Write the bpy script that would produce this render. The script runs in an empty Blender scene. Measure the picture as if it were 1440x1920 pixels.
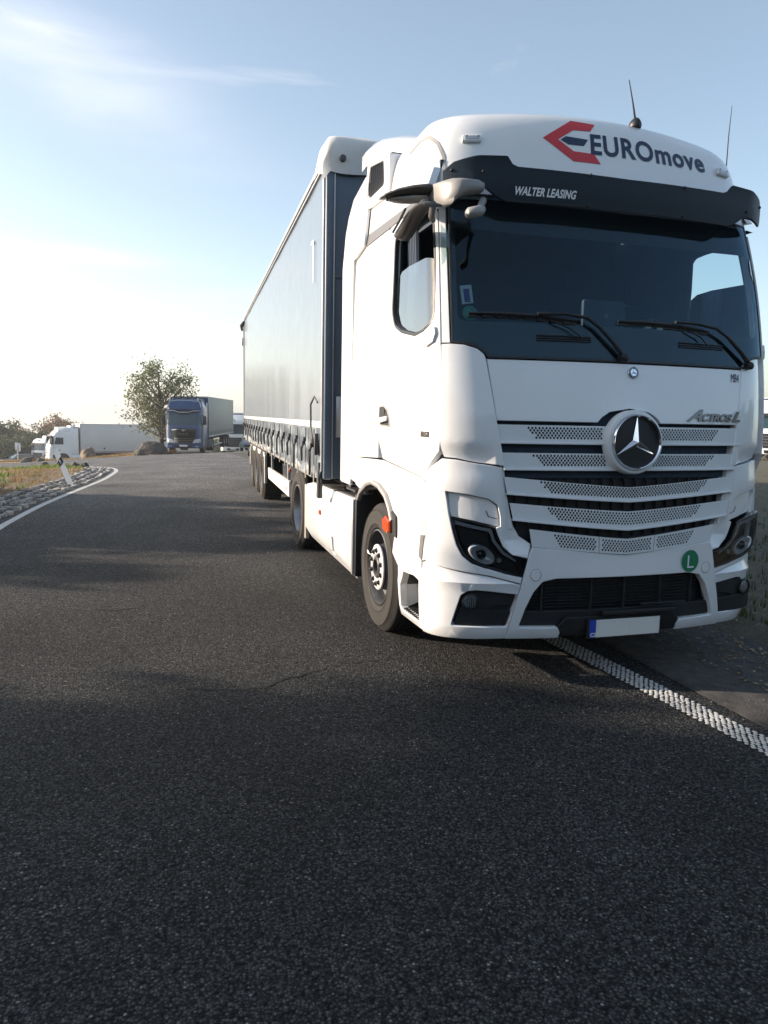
import bpy, bmesh, math, random
from mathutils import Vector, Matrix, noise
random.seed(7)
R = math.radians
D = bpy.data
SC = bpy.context.scene
COL = SC.collection

# ------------------------------------------------------------------ camera, light
cam = D.cameras.new('camera'); cam_o = D.objects.new('camera', cam); COL.objects.link(cam_o)
cam.sensor_fit = 'HORIZONTAL'; cam.sensor_width = 36; cam.lens = 1372.86 / 1440 * 36
cam.clip_start = .05; cam.clip_end = 3000
cam_o.matrix_world = (Matrix.Translation((-2.8177, -3.9983, 1.6843)) @ Matrix.Rotation(-.2887, 4, 'Z')
                      @ Matrix.Rotation(-.131, 4, 'X') @ Matrix.Rotation(-.0204, 4, 'Y') @ Matrix.Rotation(R(90), 4, 'X'))
SC.camera = cam_o
SUN_AZ = 71.0      # degrees from +y towards -x
SUN_EL = 18.3
sx = -math.sin(R(SUN_AZ)) * math.cos(R(SUN_EL)); sy = math.cos(R(SUN_AZ)) * math.cos(R(SUN_EL)); sz = math.sin(R(SUN_EL))
sun = D.lights.new('sun', 'SUN'); sun.energy = 5.0; sun.angle = R(.55); sun.color = (1.0, .84, .68)
sun_o = D.objects.new('sun', sun); COL.objects.link(sun_o)
sun_o.rotation_euler = Vector((sx, sy, sz)).to_track_quat('Z', 'Y').to_euler()
SC.view_settings.view_transform = 'Standard'; SC.view_settings.look = 'None'
SC.view_settings.exposure = .95; SC.view_settings.gamma = 1
W = D.worlds.new('World'); SC.world = W; W.use_nodes = True
nt = W.node_tree; nt.nodes.clear()
def N(t, ty, **kw):
    n = t.nodes.new(ty)
    for k, v in kw.items():
        if k.startswith('i_'):
            n.inputs[k[2:].replace('_', ' ')].default_value = v
        else: setattr(n, k, v)
    return n
sky = N(nt, 'ShaderNodeTexSky', sky_type='NISHITA', sun_disc=False, sun_elevation=R(SUN_EL), sun_rotation=R(-SUN_AZ),
        altitude=100, air_density=1.0, dust_density=1.6, ozone_density=1.3)
bg = N(nt, 'ShaderNodeBackground'); bg.inputs['Strength'].default_value = .112
out = N(nt, 'ShaderNodeOutputWorld')
tc = N(nt, 'ShaderNodeTexCoord'); mp = N(nt, 'ShaderNodeMapping'); mp.inputs['Scale'].default_value = (1.6, 1.6, 7.5); mp.inputs['Rotation'].default_value = (.12, .25, .4)
n1 = N(nt, 'ShaderNodeTexNoise'); n1.inputs['Scale'].default_value = 1.35; n1.inputs['Detail'].default_value = 7; n1.inputs['Roughness'].default_value = .58; n1.inputs['Distortion'].default_value = .5
rp = N(nt, 'ShaderNodeValToRGB'); rp.color_ramp.elements[0].position = .60; rp.color_ramp.elements[1].position = .92
rp.color_ramp.elements[0].color = (0, 0, 0, 1); rp.color_ramp.elements[1].color = (.6, .6, .6, 1)
mx = N(nt, 'ShaderNodeMix', data_type='RGBA'); mx.inputs['B'].default_value = (5.8, 5.8, 6.0, 1)
nt.links.new(tc.outputs['Generated'], mp.inputs['Vector']); nt.links.new(mp.outputs[0], n1.inputs['Vector'])
nt.links.new(n1.outputs['Fac'], rp.inputs['Fac'])
def wisp(dirv, axis, la, lb, amt):   # a soft band of cirrus round one direction of the sky
    d0 = Vector(dirv).normalized(); ax = Vector(axis); ax = (ax - d0 * ax.dot(d0)).normalized(); bx = d0.cross(ax)
    nr = N(nt, 'ShaderNodeVectorMath', operation='NORMALIZE'); nt.links.new(tc.outputs['Generated'], nr.inputs[0])
    def dot(v):
        q = N(nt, 'ShaderNodeVectorMath', operation='DOT_PRODUCT'); nt.links.new(nr.outputs[0], q.inputs[0]); q.inputs[1].default_value = v; return q.outputs['Value']
    def mth(op, a, b=None, clamp=False):
        q = N(nt, 'ShaderNodeMath', operation=op, use_clamp=clamp)
        for i, v in enumerate((a, b)):
            if v is None: continue
            if isinstance(v, (int, float)): q.inputs[i].default_value = v
            else: nt.links.new(v, q.inputs[i])
        return q.outputs[0]
    e = mth('ADD', mth('POWER', mth('DIVIDE', dot(ax), la), 2.0), mth('POWER', mth('DIVIDE', dot(bx), lb), 2.0))
    g = mth('MULTIPLY', mth('POWER', 2.718, mth('MULTIPLY', e, -1.0)), mth('GREATER_THAN', dot(d0), 0.0))
    n2 = mth('MULTIPLY', mth('SUBTRACT', n1.outputs['Fac'], .30, True), 2.6)
    return mth('MULTIPLY', mth('MULTIPLY', g, n2), amt)
w_ = N(nt, 'ShaderNodeMath', operation='ADD'); w2_ = N(nt, 'ShaderNodeMath', operation='ADD', use_clamp=True); w3_ = N(nt, 'ShaderNodeMath', operation='ADD')
nt.links.new(wisp((-.10, .921, .372), (.176, .035, -.055), .17, .05, .62), w_.inputs[0]); nt.links.new(wisp((-.125, .975, .185), (1, .2, .01), .10, .010, .8), w_.inputs[1])
nt.links.new(rp.outputs['Color'], w2_.inputs[0]); nt.links.new(w_.outputs[0], w2_.inputs[1]); nt.links.new(w2_.outputs[0], mx.inputs['Factor'])
nrm = N(nt, 'ShaderNodeVectorMath', operation='NORMALIZE'); nt.links.new(tc.outputs['Generated'], nrm.inputs[0])
sx_ = N(nt, 'ShaderNodeSeparateXYZ'); nt.links.new(nrm.outputs[0], sx_.inputs[0])
def M_(op, a, b=None, clamp=False):
    n = N(nt, 'ShaderNodeMath', operation=op, use_clamp=clamp)
    for i, v in enumerate((a, b)):
        if v is None: continue
        if isinstance(v, (int, float)): n.inputs[i].default_value = v
        else: nt.links.new(v, n.inputs[i])
    return n.outputs[0]
dt = N(nt, 'ShaderNodeVectorMath', operation='DOT_PRODUCT'); nt.links.new(nrm.outputs[0], dt.inputs[0]); dt.inputs[1].default_value = (sx, sy, sz)
zf = M_('POWER', 2.718, M_('MULTIPLY', M_('MAXIMUM', sx_.outputs[2], 0.0), -5.6))
sf_ = M_('POWER', M_('MULTIPLY_ADD' if False else 'ADD', M_('MULTIPLY', dt.outputs['Value'], .5), .5, True), 2.0)
hz_ = M_('MULTIPLY', zf, M_('ADD', M_('MULTIPLY', sf_, 4.1), .28))
hc = N(nt, 'ShaderNodeVectorMath', operation='SCALE'); hc.inputs[0].default_value = (.98, 1.0, 1.10); nt.links.new(hz_, hc.inputs['Scale'])
ad = N(nt, 'ShaderNodeVectorMath', operation='ADD'); nt.links.new(sky.outputs[0], ad.inputs[0]); nt.links.new(hc.outputs[0], ad.inputs[1])
ad2 = N(nt, 'ShaderNodeVectorMath', operation='ADD'); nt.links.new(ad.outputs[0], ad2.inputs[0]); ad2.inputs[1].default_value = (.50, .54, .44)
nt.links.new(ad2.outputs[0], mx.inputs['A']); nt.links.new(mx.outputs['Result'], bg.inputs['Color'])
nt.links.new(bg.outputs[0], out.inputs[0])
SC.cycles.max_bounces = 8; SC.cycles.transparent_max_bounces = 16
SC.cycles.use_denoising = True

# ------------------------------------------------------------------ materials
MATS = {}
def mat(name, base, rough=.5, metal=0, coat=0, var=0, vscale=3, bump=0, bscale=60, spec=.5, emit=0, coatr=.05, col2=None, mixscale=None, anis=None):
    m = D.materials.new(name); m.use_nodes = True; t = m.node_tree; b = t.nodes['Principled BSDF']
    b.inputs['Base Color'].default_value = (*base, 1); b.inputs['Roughness'].default_value = rough
    b.inputs['Metallic'].default_value = metal; b.inputs['Coat Weight'].default_value = coat
    b.inputs['Coat Roughness'].default_value = coatr; b.inputs['Specular IOR Level'].default_value = spec
    co = N(t, 'ShaderNodeTexCoord')
    if var or col2:
        n = N(t, 'ShaderNodeTexNoise'); n.inputs['Scale'].default_value = vscale; n.inputs['Detail'].default_value = 6; n.inputs['Roughness'].default_value = .6
        t.links.new(co.outputs['Object'], n.inputs['Vector'])
        r = N(t, 'ShaderNodeValToRGB'); r.color_ramp.elements[0].position = .32; r.color_ramp.elements[1].position = .68
        c2 = col2 or tuple(min(1, c * (1 + var)) for c in base)
        c1 = base if col2 else tuple(c * (1 - var) for c in base)
        r.color_ramp.elements[0].color = (*c1, 1); r.color_ramp.elements[1].color = (*c2, 1)
        t.links.new(n.outputs['Fac'], r.inputs['Fac']); t.links.new(r.outputs['Color'], b.inputs['Base Color'])
        mr = N(t, 'ShaderNodeMapRange'); mr.inputs['To Min'].default_value = rough * .8; mr.inputs['To Max'].default_value = min(1, rough * 1.25)
        t.links.new(n.outputs['Fac'], mr.inputs['Value']); t.links.new(mr.outputs[0], b.inputs['Roughness'])
    if bump:
        n = N(t, 'ShaderNodeTexNoise'); n.inputs['Scale'].default_value = bscale; n.inputs['Detail'].default_value = 4
        t.links.new(co.outputs['Object'], n.inputs['Vector'])
        bp = N(t, 'ShaderNodeBump'); bp.inputs['Strength'].default_value = bump; bp.inputs['Distance'].default_value = .01
        t.links.new(n.outputs['Fac'], bp.inputs['Height']); t.links.new(bp.outputs[0], b.inputs['Normal'])
    MATS[name] = m; return m
def glassmat(name, tint, ior=1.5, rough=0.0, boost=1.0, refl=(1, 1, 1)):
    m = D.materials.new(name); m.use_nodes = True; t = m.node_tree; t.nodes.clear()
    o = N(t, 'ShaderNodeOutputMaterial'); tr = N(t, 'ShaderNodeBsdfTransparent'); tr.inputs[0].default_value = (*tint, 1)
    g = N(t, 'ShaderNodeBsdfGlossy'); g.inputs['Roughness'].default_value = rough; g.inputs['Color'].default_value = (*refl, 1)
    f = N(t, 'ShaderNodeFresnel'); f.inputs['IOR'].default_value = ior
    mm = N(t, 'ShaderNodeMath', operation='MULTIPLY', use_clamp=True); mm.inputs[1].default_value = boost
    s = N(t, 'ShaderNodeMixShader')
    t.links.new(f.outputs[0], mm.inputs[0]); t.links.new(mm.outputs[0], s.inputs[0]); t.links.new(tr.outputs[0], s.inputs[1])
    t.links.new(g.outputs[0], s.inputs[2]); t.links.new(s.outputs[0], o.inputs[0]); return m
M = dict(
 white=mat('white_paint', (.80, .81, .82), .30, coat=1.0, coatr=.03, var=.035, vscale=1.7),
 white2=mat('white_grille_paint', (.74, .76, .77), .35, coat=.3, var=.02),
 dirtywhite=mat('dirty_white', (.68, .64, .58), .5, var=.10, vscale=6),
 black=mat('black_plastic', (.012, .013, .015), .45, var=.2, vscale=9),
 gloss=mat('gloss_black', (.006, .007, .009), .12, coat=.5),
 frit=mat('frit_black', (.01, .012, .013), .3),
 visor=mat('visor_dark', (.007, .016, .028), .5, coat=0, spec=.3),
 dark=mat('dark_frame', (.012, .013, .015), .6, var=.3, vscale=7),
 armgrey=mat('arm_grey', (.26, .255, .25), .45, coat=.2), hubsilver=mat('hub_silver', (.50, .50, .52), .38, metal=.15, var=.08), strip=mat('light_guide', (.48, .50, .52), .3, coat=.5), reflector=mat('bright_reflector', (.78, .80, .82), .25, metal=.25, coat=.8),
 grey=mat('grey_plastic', (.13, .13, .135), .5, var=.06),
 grey2=mat('mirror_grey', (.30, .29, .28), .42, coat=.2),
 rub=mat('tyre_rubber', (.020, .019, .018), .78, var=.3, vscale=11, bump=.25, bscale=120),
 rubw=mat('worn_sidewall', (.024, .022, .020), .8, var=.22, vscale=9, bump=.2, bscale=90),
 steel=mat('wheel_steel', (.30, .30, .31), .38, metal=.75, var=.12, vscale=9),
 steeld=mat('dark_steel', (.07, .07, .075), .5, metal=.4, var=.3, vscale=12),
 dchrome=mat('dark_chrome', (.16, .15, .15), .2, metal=.9),
 chrome=mat('chrome', (.75, .77, .80), .10, metal=1),
 silver=mat('silver', (.52, .53, .55), .3, metal=.6, var=.05),
 orange=mat('orange_lens', (.50, .07, .015), .25, coat=.6),
 red=mat('red_print', (.62, .035, .045), .4), navy=mat('navy_print', (.012, .026, .075), .4),
 blueplate=mat('plate_blue', (.01, .06, .42), .4), plate=mat('plate_white', (.72, .72, .68), .45, bump=.15, bscale=40),
 green=mat('sticker_green', (.01, .20, .09), .45), printw=mat('white_print', (.80, .82, .84), .5),
 curtain=None, hood=mat('hood_tarpaulin', (.66, .65, .63), .42, var=.08, vscale=5, bump=.35, bscale=7),
 wall=mat('bulkhead_blue_grey', (.10, .14, .19), .42, var=.12, vscale=2.5),
 alu=mat('aluminium', (.45, .46, .47), .4, metal=.5, var=.1, vscale=8),
 webbing=mat('black_webbing', (.02, .02, .022), .7), cord=mat('cream_hose', (.42, .38, .32), .6),
 dash=mat('dashboard_grey', (.10, .125, .13), .7, var=.1), mirshell=mat('mirror_shell', (.045, .043, .042), .45), inter=mat('interior_dark', (.030, .048, .075), .8, var=.2, vscale=4), seat=mat('seat_cloth', (.012, .016, .028), .9, var=.3, vscale=20),
 curtainred=mat('red_jacket', (.25, .03, .04), .9), paper=mat('paper', (.7, .71, .68), .8), purple=mat('purple_print', (.10, .05, .28), .6),
 stripe=mat('warning_green', (.02, .3, .2), .5),
)
def curtain_mat():
    m = D.materials.new('grey_tarpaulin'); m.use_nodes = True; t = m.node_tree; b = t.nodes['Principled BSDF']
    b.inputs['Base Color'].default_value = (.145, .175, .21, 1); b.inputs['Roughness'].default_value = .32; b.inputs['Coat Weight'].default_value = .38; b.inputs['Coat Roughness'].default_value = .10
    co = N(t, 'ShaderNodeTexCoord'); mp = N(t, 'ShaderNodeMapping'); mp.inputs['Scale'].default_value = (1, 1.2, .25)
    n = N(t, 'ShaderNodeTexNoise'); n.inputs['Scale'].default_value = 2.2; n.inputs['Detail'].default_value = 3
    bp = N(t, 'ShaderNodeBump'); bp.inputs['Strength'].default_value = .10; bp.inputs['Distance'].default_value = .05
    t.links.new(co.outputs['Object'], mp.inputs[0]); t.links.new(mp.outputs[0], n.inputs['Vector']); t.links.new(n.outputs['Fac'], bp.inputs['Height']); t.links.new(bp.outputs[0], b.inputs['Normal'])
    n2 = N(t, 'ShaderNodeTexNoise'); n2.inputs['Scale'].default_value = 5; n2.inputs['Detail'].default_value = 8
    mr = N(t, 'ShaderNodeMapRange'); mr.inputs['To Min'].default_value = .24; mr.inputs['To Max'].default_value = .38
    t.links.new(co.outputs['Object'], n2.inputs['Vector']); t.links.new(n2.outputs['Fac'], mr.inputs['Value']); t.links.new(mr.outputs[0], b.inputs['Roughness'])
    return m
M['curtain'] = curtain_mat()
M['wglass'] = glassmat('windscreen_glass', (.62, .76, .80), 1.5, 0.0, 1.05, (.55, .80, 1.0))
M['sglass'] = glassmat('side_glass', (.50, .66, .66), 1.6, 0.0, 1.9)
M['clear'] = glassmat('lamp_cover', (.85, .87, .88), 1.5, 0.0, 1.1)
M['bgglass'] = mat('distant_glass', (.02, .05, .06), .08, coat=.5)

# ------------------------------------------------------------------ mesh helpers
def link(name, me, m=None, parent=None, loc=None, rot=None, angle=32):
    o = D.objects.new(name, me); COL.objects.link(o)
    if m is not None and not me.materials:
        for q in (m if isinstance(m, (list, tuple)) else [m]): me.materials.append(q)
    if parent: o.parent = parent
    if loc: o.location = loc
    if rot: o.rotation_euler = rot
    if angle is not None and len(me.polygons):
        me.polygons.foreach_set('use_smooth', [True] * len(me.polygons))
        me.set_sharp_from_angle(angle=R(angle))
    return o
def frombm(name, bm, m, parent=None, angle=32, norm=True, **k):
    if norm: bmesh.ops.recalc_face_normals(bm, faces=bm.faces)
    me = D.meshes.new(name); bm.to_mesh(me); bm.free()
    return link(name, me, m, parent, angle=angle, **k)
def empty(name, loc=(0, 0, 0), rz=0, parent=None):
    o = D.objects.new(name, None); COL.objects.link(o); o.location = loc; o.rotation_euler = (0, 0, rz); o.empty_display_size = .2
    if parent: o.parent = parent
    return o
def tag(o, label, cat, group=None, kind=None):
    o['label'] = label; o['category'] = cat
    if group: o['group'] = group
    if kind: o['kind'] = kind
    return o
def struct(o, kind='structure', label=None):
    o['kind'] = kind
    if label: o['label'] = label
    return o
def box(bm, c, s, bev=0, seg=2, rot=None):
    v = bmesh.ops.create_cube(bm, size=1)['verts']
    mtx = Matrix.Translation(c) @ (rot.to_4x4() if rot else Matrix()) @ Matrix.Diagonal((*s, 1))
    bmesh.ops.transform(bm, matrix=mtx, verts=v)
    if bev:
        e = list({e for q in v for e in q.link_edges})
        bmesh.ops.bevel(bm, geom=e, offset=bev, segments=seg, affect='EDGES', profile=.5)
    return v
def abox(name, c, s, m, parent=None, bev=0, seg=2, rot=None):
    bm = bmesh.new(); box(bm, c, s, bev, seg, rot); return frombm(name, bm, m, parent)
def tube(bm, pts, r, seg=8, caps=True):
    pts = [Vector(p) for p in pts]; rs = r if isinstance(r, (list, tuple)) else [r] * len(pts); rings = []
    up = Vector((0, 0, 1))
    for i, p in enumerate(pts):
        d = (pts[min(i + 1, len(pts) - 1)] - pts[max(i - 1, 0)]).normalized()
        a = d.cross(up if abs(d.z) < .95 else Vector((1, 0, 0))).normalized(); b = d.cross(a)
        rings.append([bm.verts.new(p + (a * math.cos(t) + b * math.sin(t)) * rs[i]) for t in [k * 2 * math.pi / seg for k in range(seg)]])
    for i in range(len(rings) - 1):
        for k in range(seg): bm.faces.new((rings[i][k], rings[i][(k + 1) % seg], rings[i + 1][(k + 1) % seg], rings[i + 1][k]))
    if caps: bm.faces.new(rings[0][::-1]); bm.faces.new(rings[-1])
def lathe(bm, prof, seg=48, axis='X', c=(0, 0, 0), close=False):
    # prof: list of (radius, depth along axis)
    rings = []
    for r, d in prof:
        ring = []
        for k in range(seg):
            t = k * 2 * math.pi / seg; a, b = r * math.cos(t), r * math.sin(t)
            p = (d, a, b) if axis == 'X' else ((a, d, b) if axis == 'Y' else (a, b, d))
            ring.append(bm.verts.new((p[0] + c[0], p[1] + c[1], p[2] + c[2])))
        rings.append(ring)
    for i in range(len(rings) - 1):
        for k in range(seg): bm.faces.new((rings[i][k], rings[i][(k + 1) % seg], rings[i + 1][(k + 1) % seg], rings[i + 1][k]))
    return rings
def disc(bm, r, d, seg=24, axis='X', c=(0, 0, 0)):
    ring = lathe(bm, [(r, d)], seg, axis, c)[0]; bm.faces.new(ring)
def copy_tree(o, parent=None, mirror=False):
    c = o.copy(); COL.objects.link(c)
    if parent: c.parent = parent
    for ch in list(o.children): copy_tree(ch, c)
    return c
def mirrored(o, parent=None):
    me = o.data.copy(); me.transform(Matrix.Diagonal((-1, 1, 1, 1))); me.flip_normals()
    c = D.objects.new(o.name.split('.')[0], me); COL.objects.link(c); c.parent = parent or o.parent
    c.location = (-o.location.x, o.location.y, o.location.z)
    for ch in list(o.children): mirrored(ch, c)
    return c
def fillet(pts, r, seg=4):
    out = []; n = len(pts)
    for i, p in enumerate(pts):
        rr = r
        if len(p) > 2: rr = p[2]
        p = Vector(p[:2]); a = Vector(pts[i - 1][:2]) - p; b = Vector(pts[(i + 1) % n][:2]) - p
        if rr <= 0 or a.length < 1e-6 or b.length < 1e-6: out.append(p); continue
        ang = a.angle(b)
        if ang > R(172): out.append(p); continue
        t = min(rr / math.tan(ang / 2), a.length * .45, b.length * .45)
        p0 = p + a.normalized() * t; p1 = p + b.normalized() * t
        for k in range(seg + 1):
            q = k / seg; out.append(p0 * (1 - q) ** 2 + p * 2 * q * (1 - q) + p1 * q * q)
    return out
# ------------------------------------------------------------------ cab surface: a point for (s = distance round the cab from its centre line, z = height)
PROF = [(.25, .07, 1.20, .30), (.33, .02, 1.235, .32), (.6, 0, 1.25, .34), (1.0, 0, 1.25, .34), (1.35, .02, 1.25, .32), (1.7, .05, 1.25, .29), (2.1, .12, 1.245, .25),
        (2.6, .23, 1.235, .23), (3.05, .36, 1.22, .24), (3.2, .41, 1.205, .25), (3.4, .455, 1.18, .27), (3.52, .495, 1.155, .28), (3.60, .56, 1.12, .29), (3.64, .65, 1.07, .30), (3.655, .78, 1.0, .30)]
BACK = 2.35
_pc = {}
def prof(z):
    z = round(z, 4)
    if z in _pc: return _pc[z]
    T = PROF
    if z <= T[0][0]: v = T[0][1:]
    elif z >= T[-1][0]: v = T[-1][1:]
    else:
        for i in range(len(T) - 1):
            if z <= T[i + 1][0]:
                a, b = T[i], T[i + 1]; h = b[0] - a[0]; t = (z - a[0]) / h; p = T[max(i - 1, 0)]; n = T[min(i + 2, len(T) - 1)]; v = []
                for k in (1, 2, 3):
                    m0 = (b[k] - p[k]) / max(b[0] - p[0], 1e-6) * h; m1 = (n[k] - a[k]) / max(n[0] - a[0], 1e-6) * h; t2 = t * t; t3 = t2 * t
                    v.append((2 * t3 - 3 * t2 + 1) * a[k] + (t3 - 2 * t2 + t) * m0 + (-2 * t3 + 3 * t2) * b[k] + (t3 - t2) * m1)
                break
    _pc[z] = tuple(v); return _pc[z]
def P0(s, z):
    y0, w, r = prof(z); a = abs(s); sg = -1 if s < 0 else 1
    if a <= 1: x = a * (w - r); y = y0 + .10 * a * a
    elif a <= 1.4:
        t = (a - 1) / .4; u = 1 - t; k = .22 / (w - r)
        A = (w - r, y0 + .10); B = (w - r + r * .6, y0 + .10 + r * .6 * k); C = (w, y0 + .10 + r - r * .55); E = (w, y0 + .10 + r)
        x = u ** 3 * A[0] + 3 * u * u * t * B[0] + 3 * u * t * t * C[0] + t ** 3 * E[0]
        y = u ** 3 * A[1] + 3 * u * u * t * B[1] + 3 * u * t * t * C[1] + t ** 3 * E[1]
    else:
        Y = y0 + .10 + r; x = w; y = Y + (a - 1.4) / 1.95 * (BACK - Y)
    if sg > 0: x *= 1 + (.045 + .03 * max(0, min(1, (1.5 - z) / .8))) * min(1, a)
    if z > 3.3 and a < 1.4: z += .05 * (1 - (a / 1.4) ** 2) * min(1, (z - 3.3) / .3)
    return Vector((sg * x, y, z))
def PN(s, z):
    e = 4e-3
    u = P0(s + e, z) - P0(s - e, z); v = P0(s, z + e) - P0(s, z - e)
    return u.cross(v).normalized()
def P(s, z, d=0):
    p = P0(s, z)
    return p + PN(s, z) * d if d else p

def panel(name, outline, m, parent, d=0, th=.02, holes=(), bev=.0035, gs=.05, gz=.07, surf=P, rnd=0, both=False, dfun=None, back=False):
    """a sheet of trim cut to an outline in (s, z), laid on a surface with a bevelled rim and a return edge of depth th"""
    bm = bmesh.new()
    def ring(pts, r):
        pts = fillet(pts, r) if r or any(len(p) > 2 for p in pts) else [Vector(p) for p in pts]
        q = []
        for p in pts:
            if not q or (p - q[-1]).length > 1e-5: q.append(p)
        vs = [bm.verts.new((p.x, p.y, 0)) for p in q]
        return [bm.edges.new((vs[i], vs[(i + 1) % len(vs)])) for i in range(len(vs))]
    es = ring(outline, rnd)
    for h in holes: es += ring(h, rnd if len(h) < 7 else 0)
    bmesh.ops.triangle_fill(bm, edges=es, use_beauty=True, use_dissolve=False)
    for f in bm.faces:
        if f.normal.z < 0: f.normal_flip()
    if bev:
        bmesh.ops.inset_region(bm, faces=bm.faces[:], thickness=bev, use_even_offset=False, use_boundary=True)
    xs = [v.co.x for v in bm.verts]; ys = [v.co.y for v in bm.verts]
    def cut(a, b, g, no):
        k = math.ceil(a / g) * g
        while k < b:
            if k - a > .004 and b - k > .004:
                co = (k, 0, 0) if no == 0 else (0, k, 0)
                bmesh.ops.bisect_plane(bm, geom=bm.verts[:] + bm.edges[:] + bm.faces[:], dist=1e-5, plane_co=co, plane_no=(1, 0, 0) if no == 0 else (0, 1, 0))
            k += g
    if gs:
        a, b = min(xs), max(xs)
        if surf is P: cut(max(a, -1.42), min(b, 1.42), gs, 0)
        else: cut(a, b, gs, 0)
    if gz: cut(min(ys), max(ys), gz, 1)
    be = [e for e in bm.edges if len(e.link_faces) == 1]
    bv = {v for e in be for v in e.verts}
    if bev:
        for v in bv: v.co.z = -bev
    if th:
        r = bmesh.ops.extrude_edge_only(bm, edges=be)
        for g in r['geom']:
            if isinstance(g, bmesh.types.BMVert): g.co.z = -th
        if back:
            pass
    for v in bm.verts:
        s, z, q = v.co
        v.co = surf(s, z, q + d + (dfun(s, z) if dfun else 0))
    o = frombm(name, bm, m, parent, norm=False, angle=28)
    if both: return o, mirrored(o, parent)
    return o
def mir(pts): return [(-p[0], *p[1:]) for p in pts]
def sym(right_half):   # full outline from its right half, listed top to bottom
    return right_half + [(-p[0], *p[1:]) for p in reversed(right_half)]

def text_obj(name, body, size, mapf, m, parent, off=0.0, shear=0, ext=.0015, sp=1.0, xs=1.0, res=3, align='LEFT'):
    c = D.curves.new('letters', 'FONT'); c.body = body; c.size = size; c.offset = off; c.shear = shear; c.space_character = sp; c.align_x = align
    c.resolution_u = res; c.extrude = 0; c.fill_mode = 'FRONT'
    t = D.objects.new('letters', c); COL.objects.link(t)
    bpy.context.view_layer.update()
    me = D.meshes.new_from_object(t.evaluated_get(bpy.context.evaluated_depsgraph_get()))
    D.objects.remove(t); D.curves.remove(c)
    bm = bmesh.new(); bm.from_mesh(me); D.meshes.remove(me)
    r = bmesh.ops.extrude_face_region(bm, geom=bm.faces[:])
    for g in r['geom']:
        if isinstance(g, bmesh.types.BMVert): g.co.z += ext
    for v in bm.verts: v.co = mapf(v.co.x * xs, v.co.y, v.co.z)
    return frombm(name, bm, m, parent, angle=40)

# ------------------------------------------------------------------ wheels
def make_wheel(parent, x, y, side, kind, r=.505, w=.30, tyre_only=False):
    """side -1: outer face towards -x"""
    e = empty('wheel', (x, y, r - .008), 0, parent); e.rotation_euler = (0, 0, 0 if side < 0 else math.pi)
    bm = bmesh.new(); k = r / .505; w2 = w
    pr = [(.300, .03), (.312, -.004), (.340, -.015), (.346, -.021), (.354, -.016), (.40, -.022), (.448, -.015), (.454, -.020), (.462, -.008), (.475, .002), (.484, .012), (.497, .02), (.505, .035)]
    for i, q in enumerate((.075, .125, .175, .225)):
        pr += [(.505, q - .006), (.493, q - .005), (.493, q + .005), (.505, q + .006)]
    pr += [(.505, w2 - .03), (.49, w2 - .01), (.44, w2), (.30, w2 - .03)]
    lathe(bm, [(a * k, b) for a, b in pr], 56)
    for f in bm.faces:
        c = f.calc_center_median(); rr = math.hypot(c.y, c.z)
        f.material_index = 1 if rr < .487 * k and c.x < .1 else 0
    frombm('tyre', bm, [M['rub'], M['rubw']], e, angle=40)
    bm = bmesh.new()
    if kind == 'front':
        lathe(bm, [(.302, .03), (.300, -.002), (.290, -.006), (.283, .004), (.272, .05), (.262, .085), (.225, .10), (.19, .07), (.176, .02), (.172, .004), (.166, -.002)], 48)
        frombm('rim', bm, M['steeld'], e)
        bm = bmesh.new(); lathe(bm, [(.182, .0), (.180, -.010), (.172, -.014), (.100, -.014), (.092, -.008), (.088, .02)], 40); frombm('flange', bm, M['hubsilver'], e)
        bm = bmesh.new(); lathe(bm, [(.088, .02), (.086, -.018), (.078, -.024), (.060, -.024), (.055, -.01), (.052, .02)], 32); disc(bm, .052, .02, 32); frombm('hub_cap', bm, M['steeld'], e)
        for i in range(10):
            t = (i + .5) * math.pi / 5; bm = bmesh.new()
            lathe(bm, [(.021, -.013), (.020, -.020), (.013, -.021), (.013, -.034), (.008, -.037)], 12, c=(0, .133 * math.cos(t), .133 * math.sin(t))); disc(bm, .008, -.037, 12, c=(0, .133 * math.cos(t), .133 * math.sin(t)))
            frombm('wheel_nut', bm, M['dark'], e)
        bm = bmesh.new(); tube(bm, [(.0, .19, .06), (-.02, .215, .07), (-.02, .245, .09)], .006, 6); frombm('valve', bm, M['silver'], e)
    elif kind == 'rear':
        lathe(bm, [(.302, .03), (.300, -.004), (.288, -.006), (.280, .01), (.262, .05), (.25, .10), (.245, .17), (.235, .195), (.12, .20)], 48)
        frombm('rim', bm, M['steel'], e)
        bm = bmesh.new(); lathe(bm, [(.122, .2), (.118, .10), (.11, .075), (.02, .07)], 32); disc(bm, .02, .07, 32); frombm('hub_cap', bm, M['steeld'], e)
    else:
        lathe(bm, [(.302, .03), (.298, -.002), (.285, .0), (.27, .04), (.255, .11), (.20, .125), (.17, .09), (.12, .06), (.06, .05)], 32)
        disc(bm, .06, .05, 32); frombm('rim', bm, M['steel'], e)
    return e
# ================================================================== the white tractor truck
TR = empty('tractor_truck', (0, 0, 0))
tag(TR, 'large white tractor truck in the foreground with dark sun visor and round star emblem', 'truck')
PROX = M['white']
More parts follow.
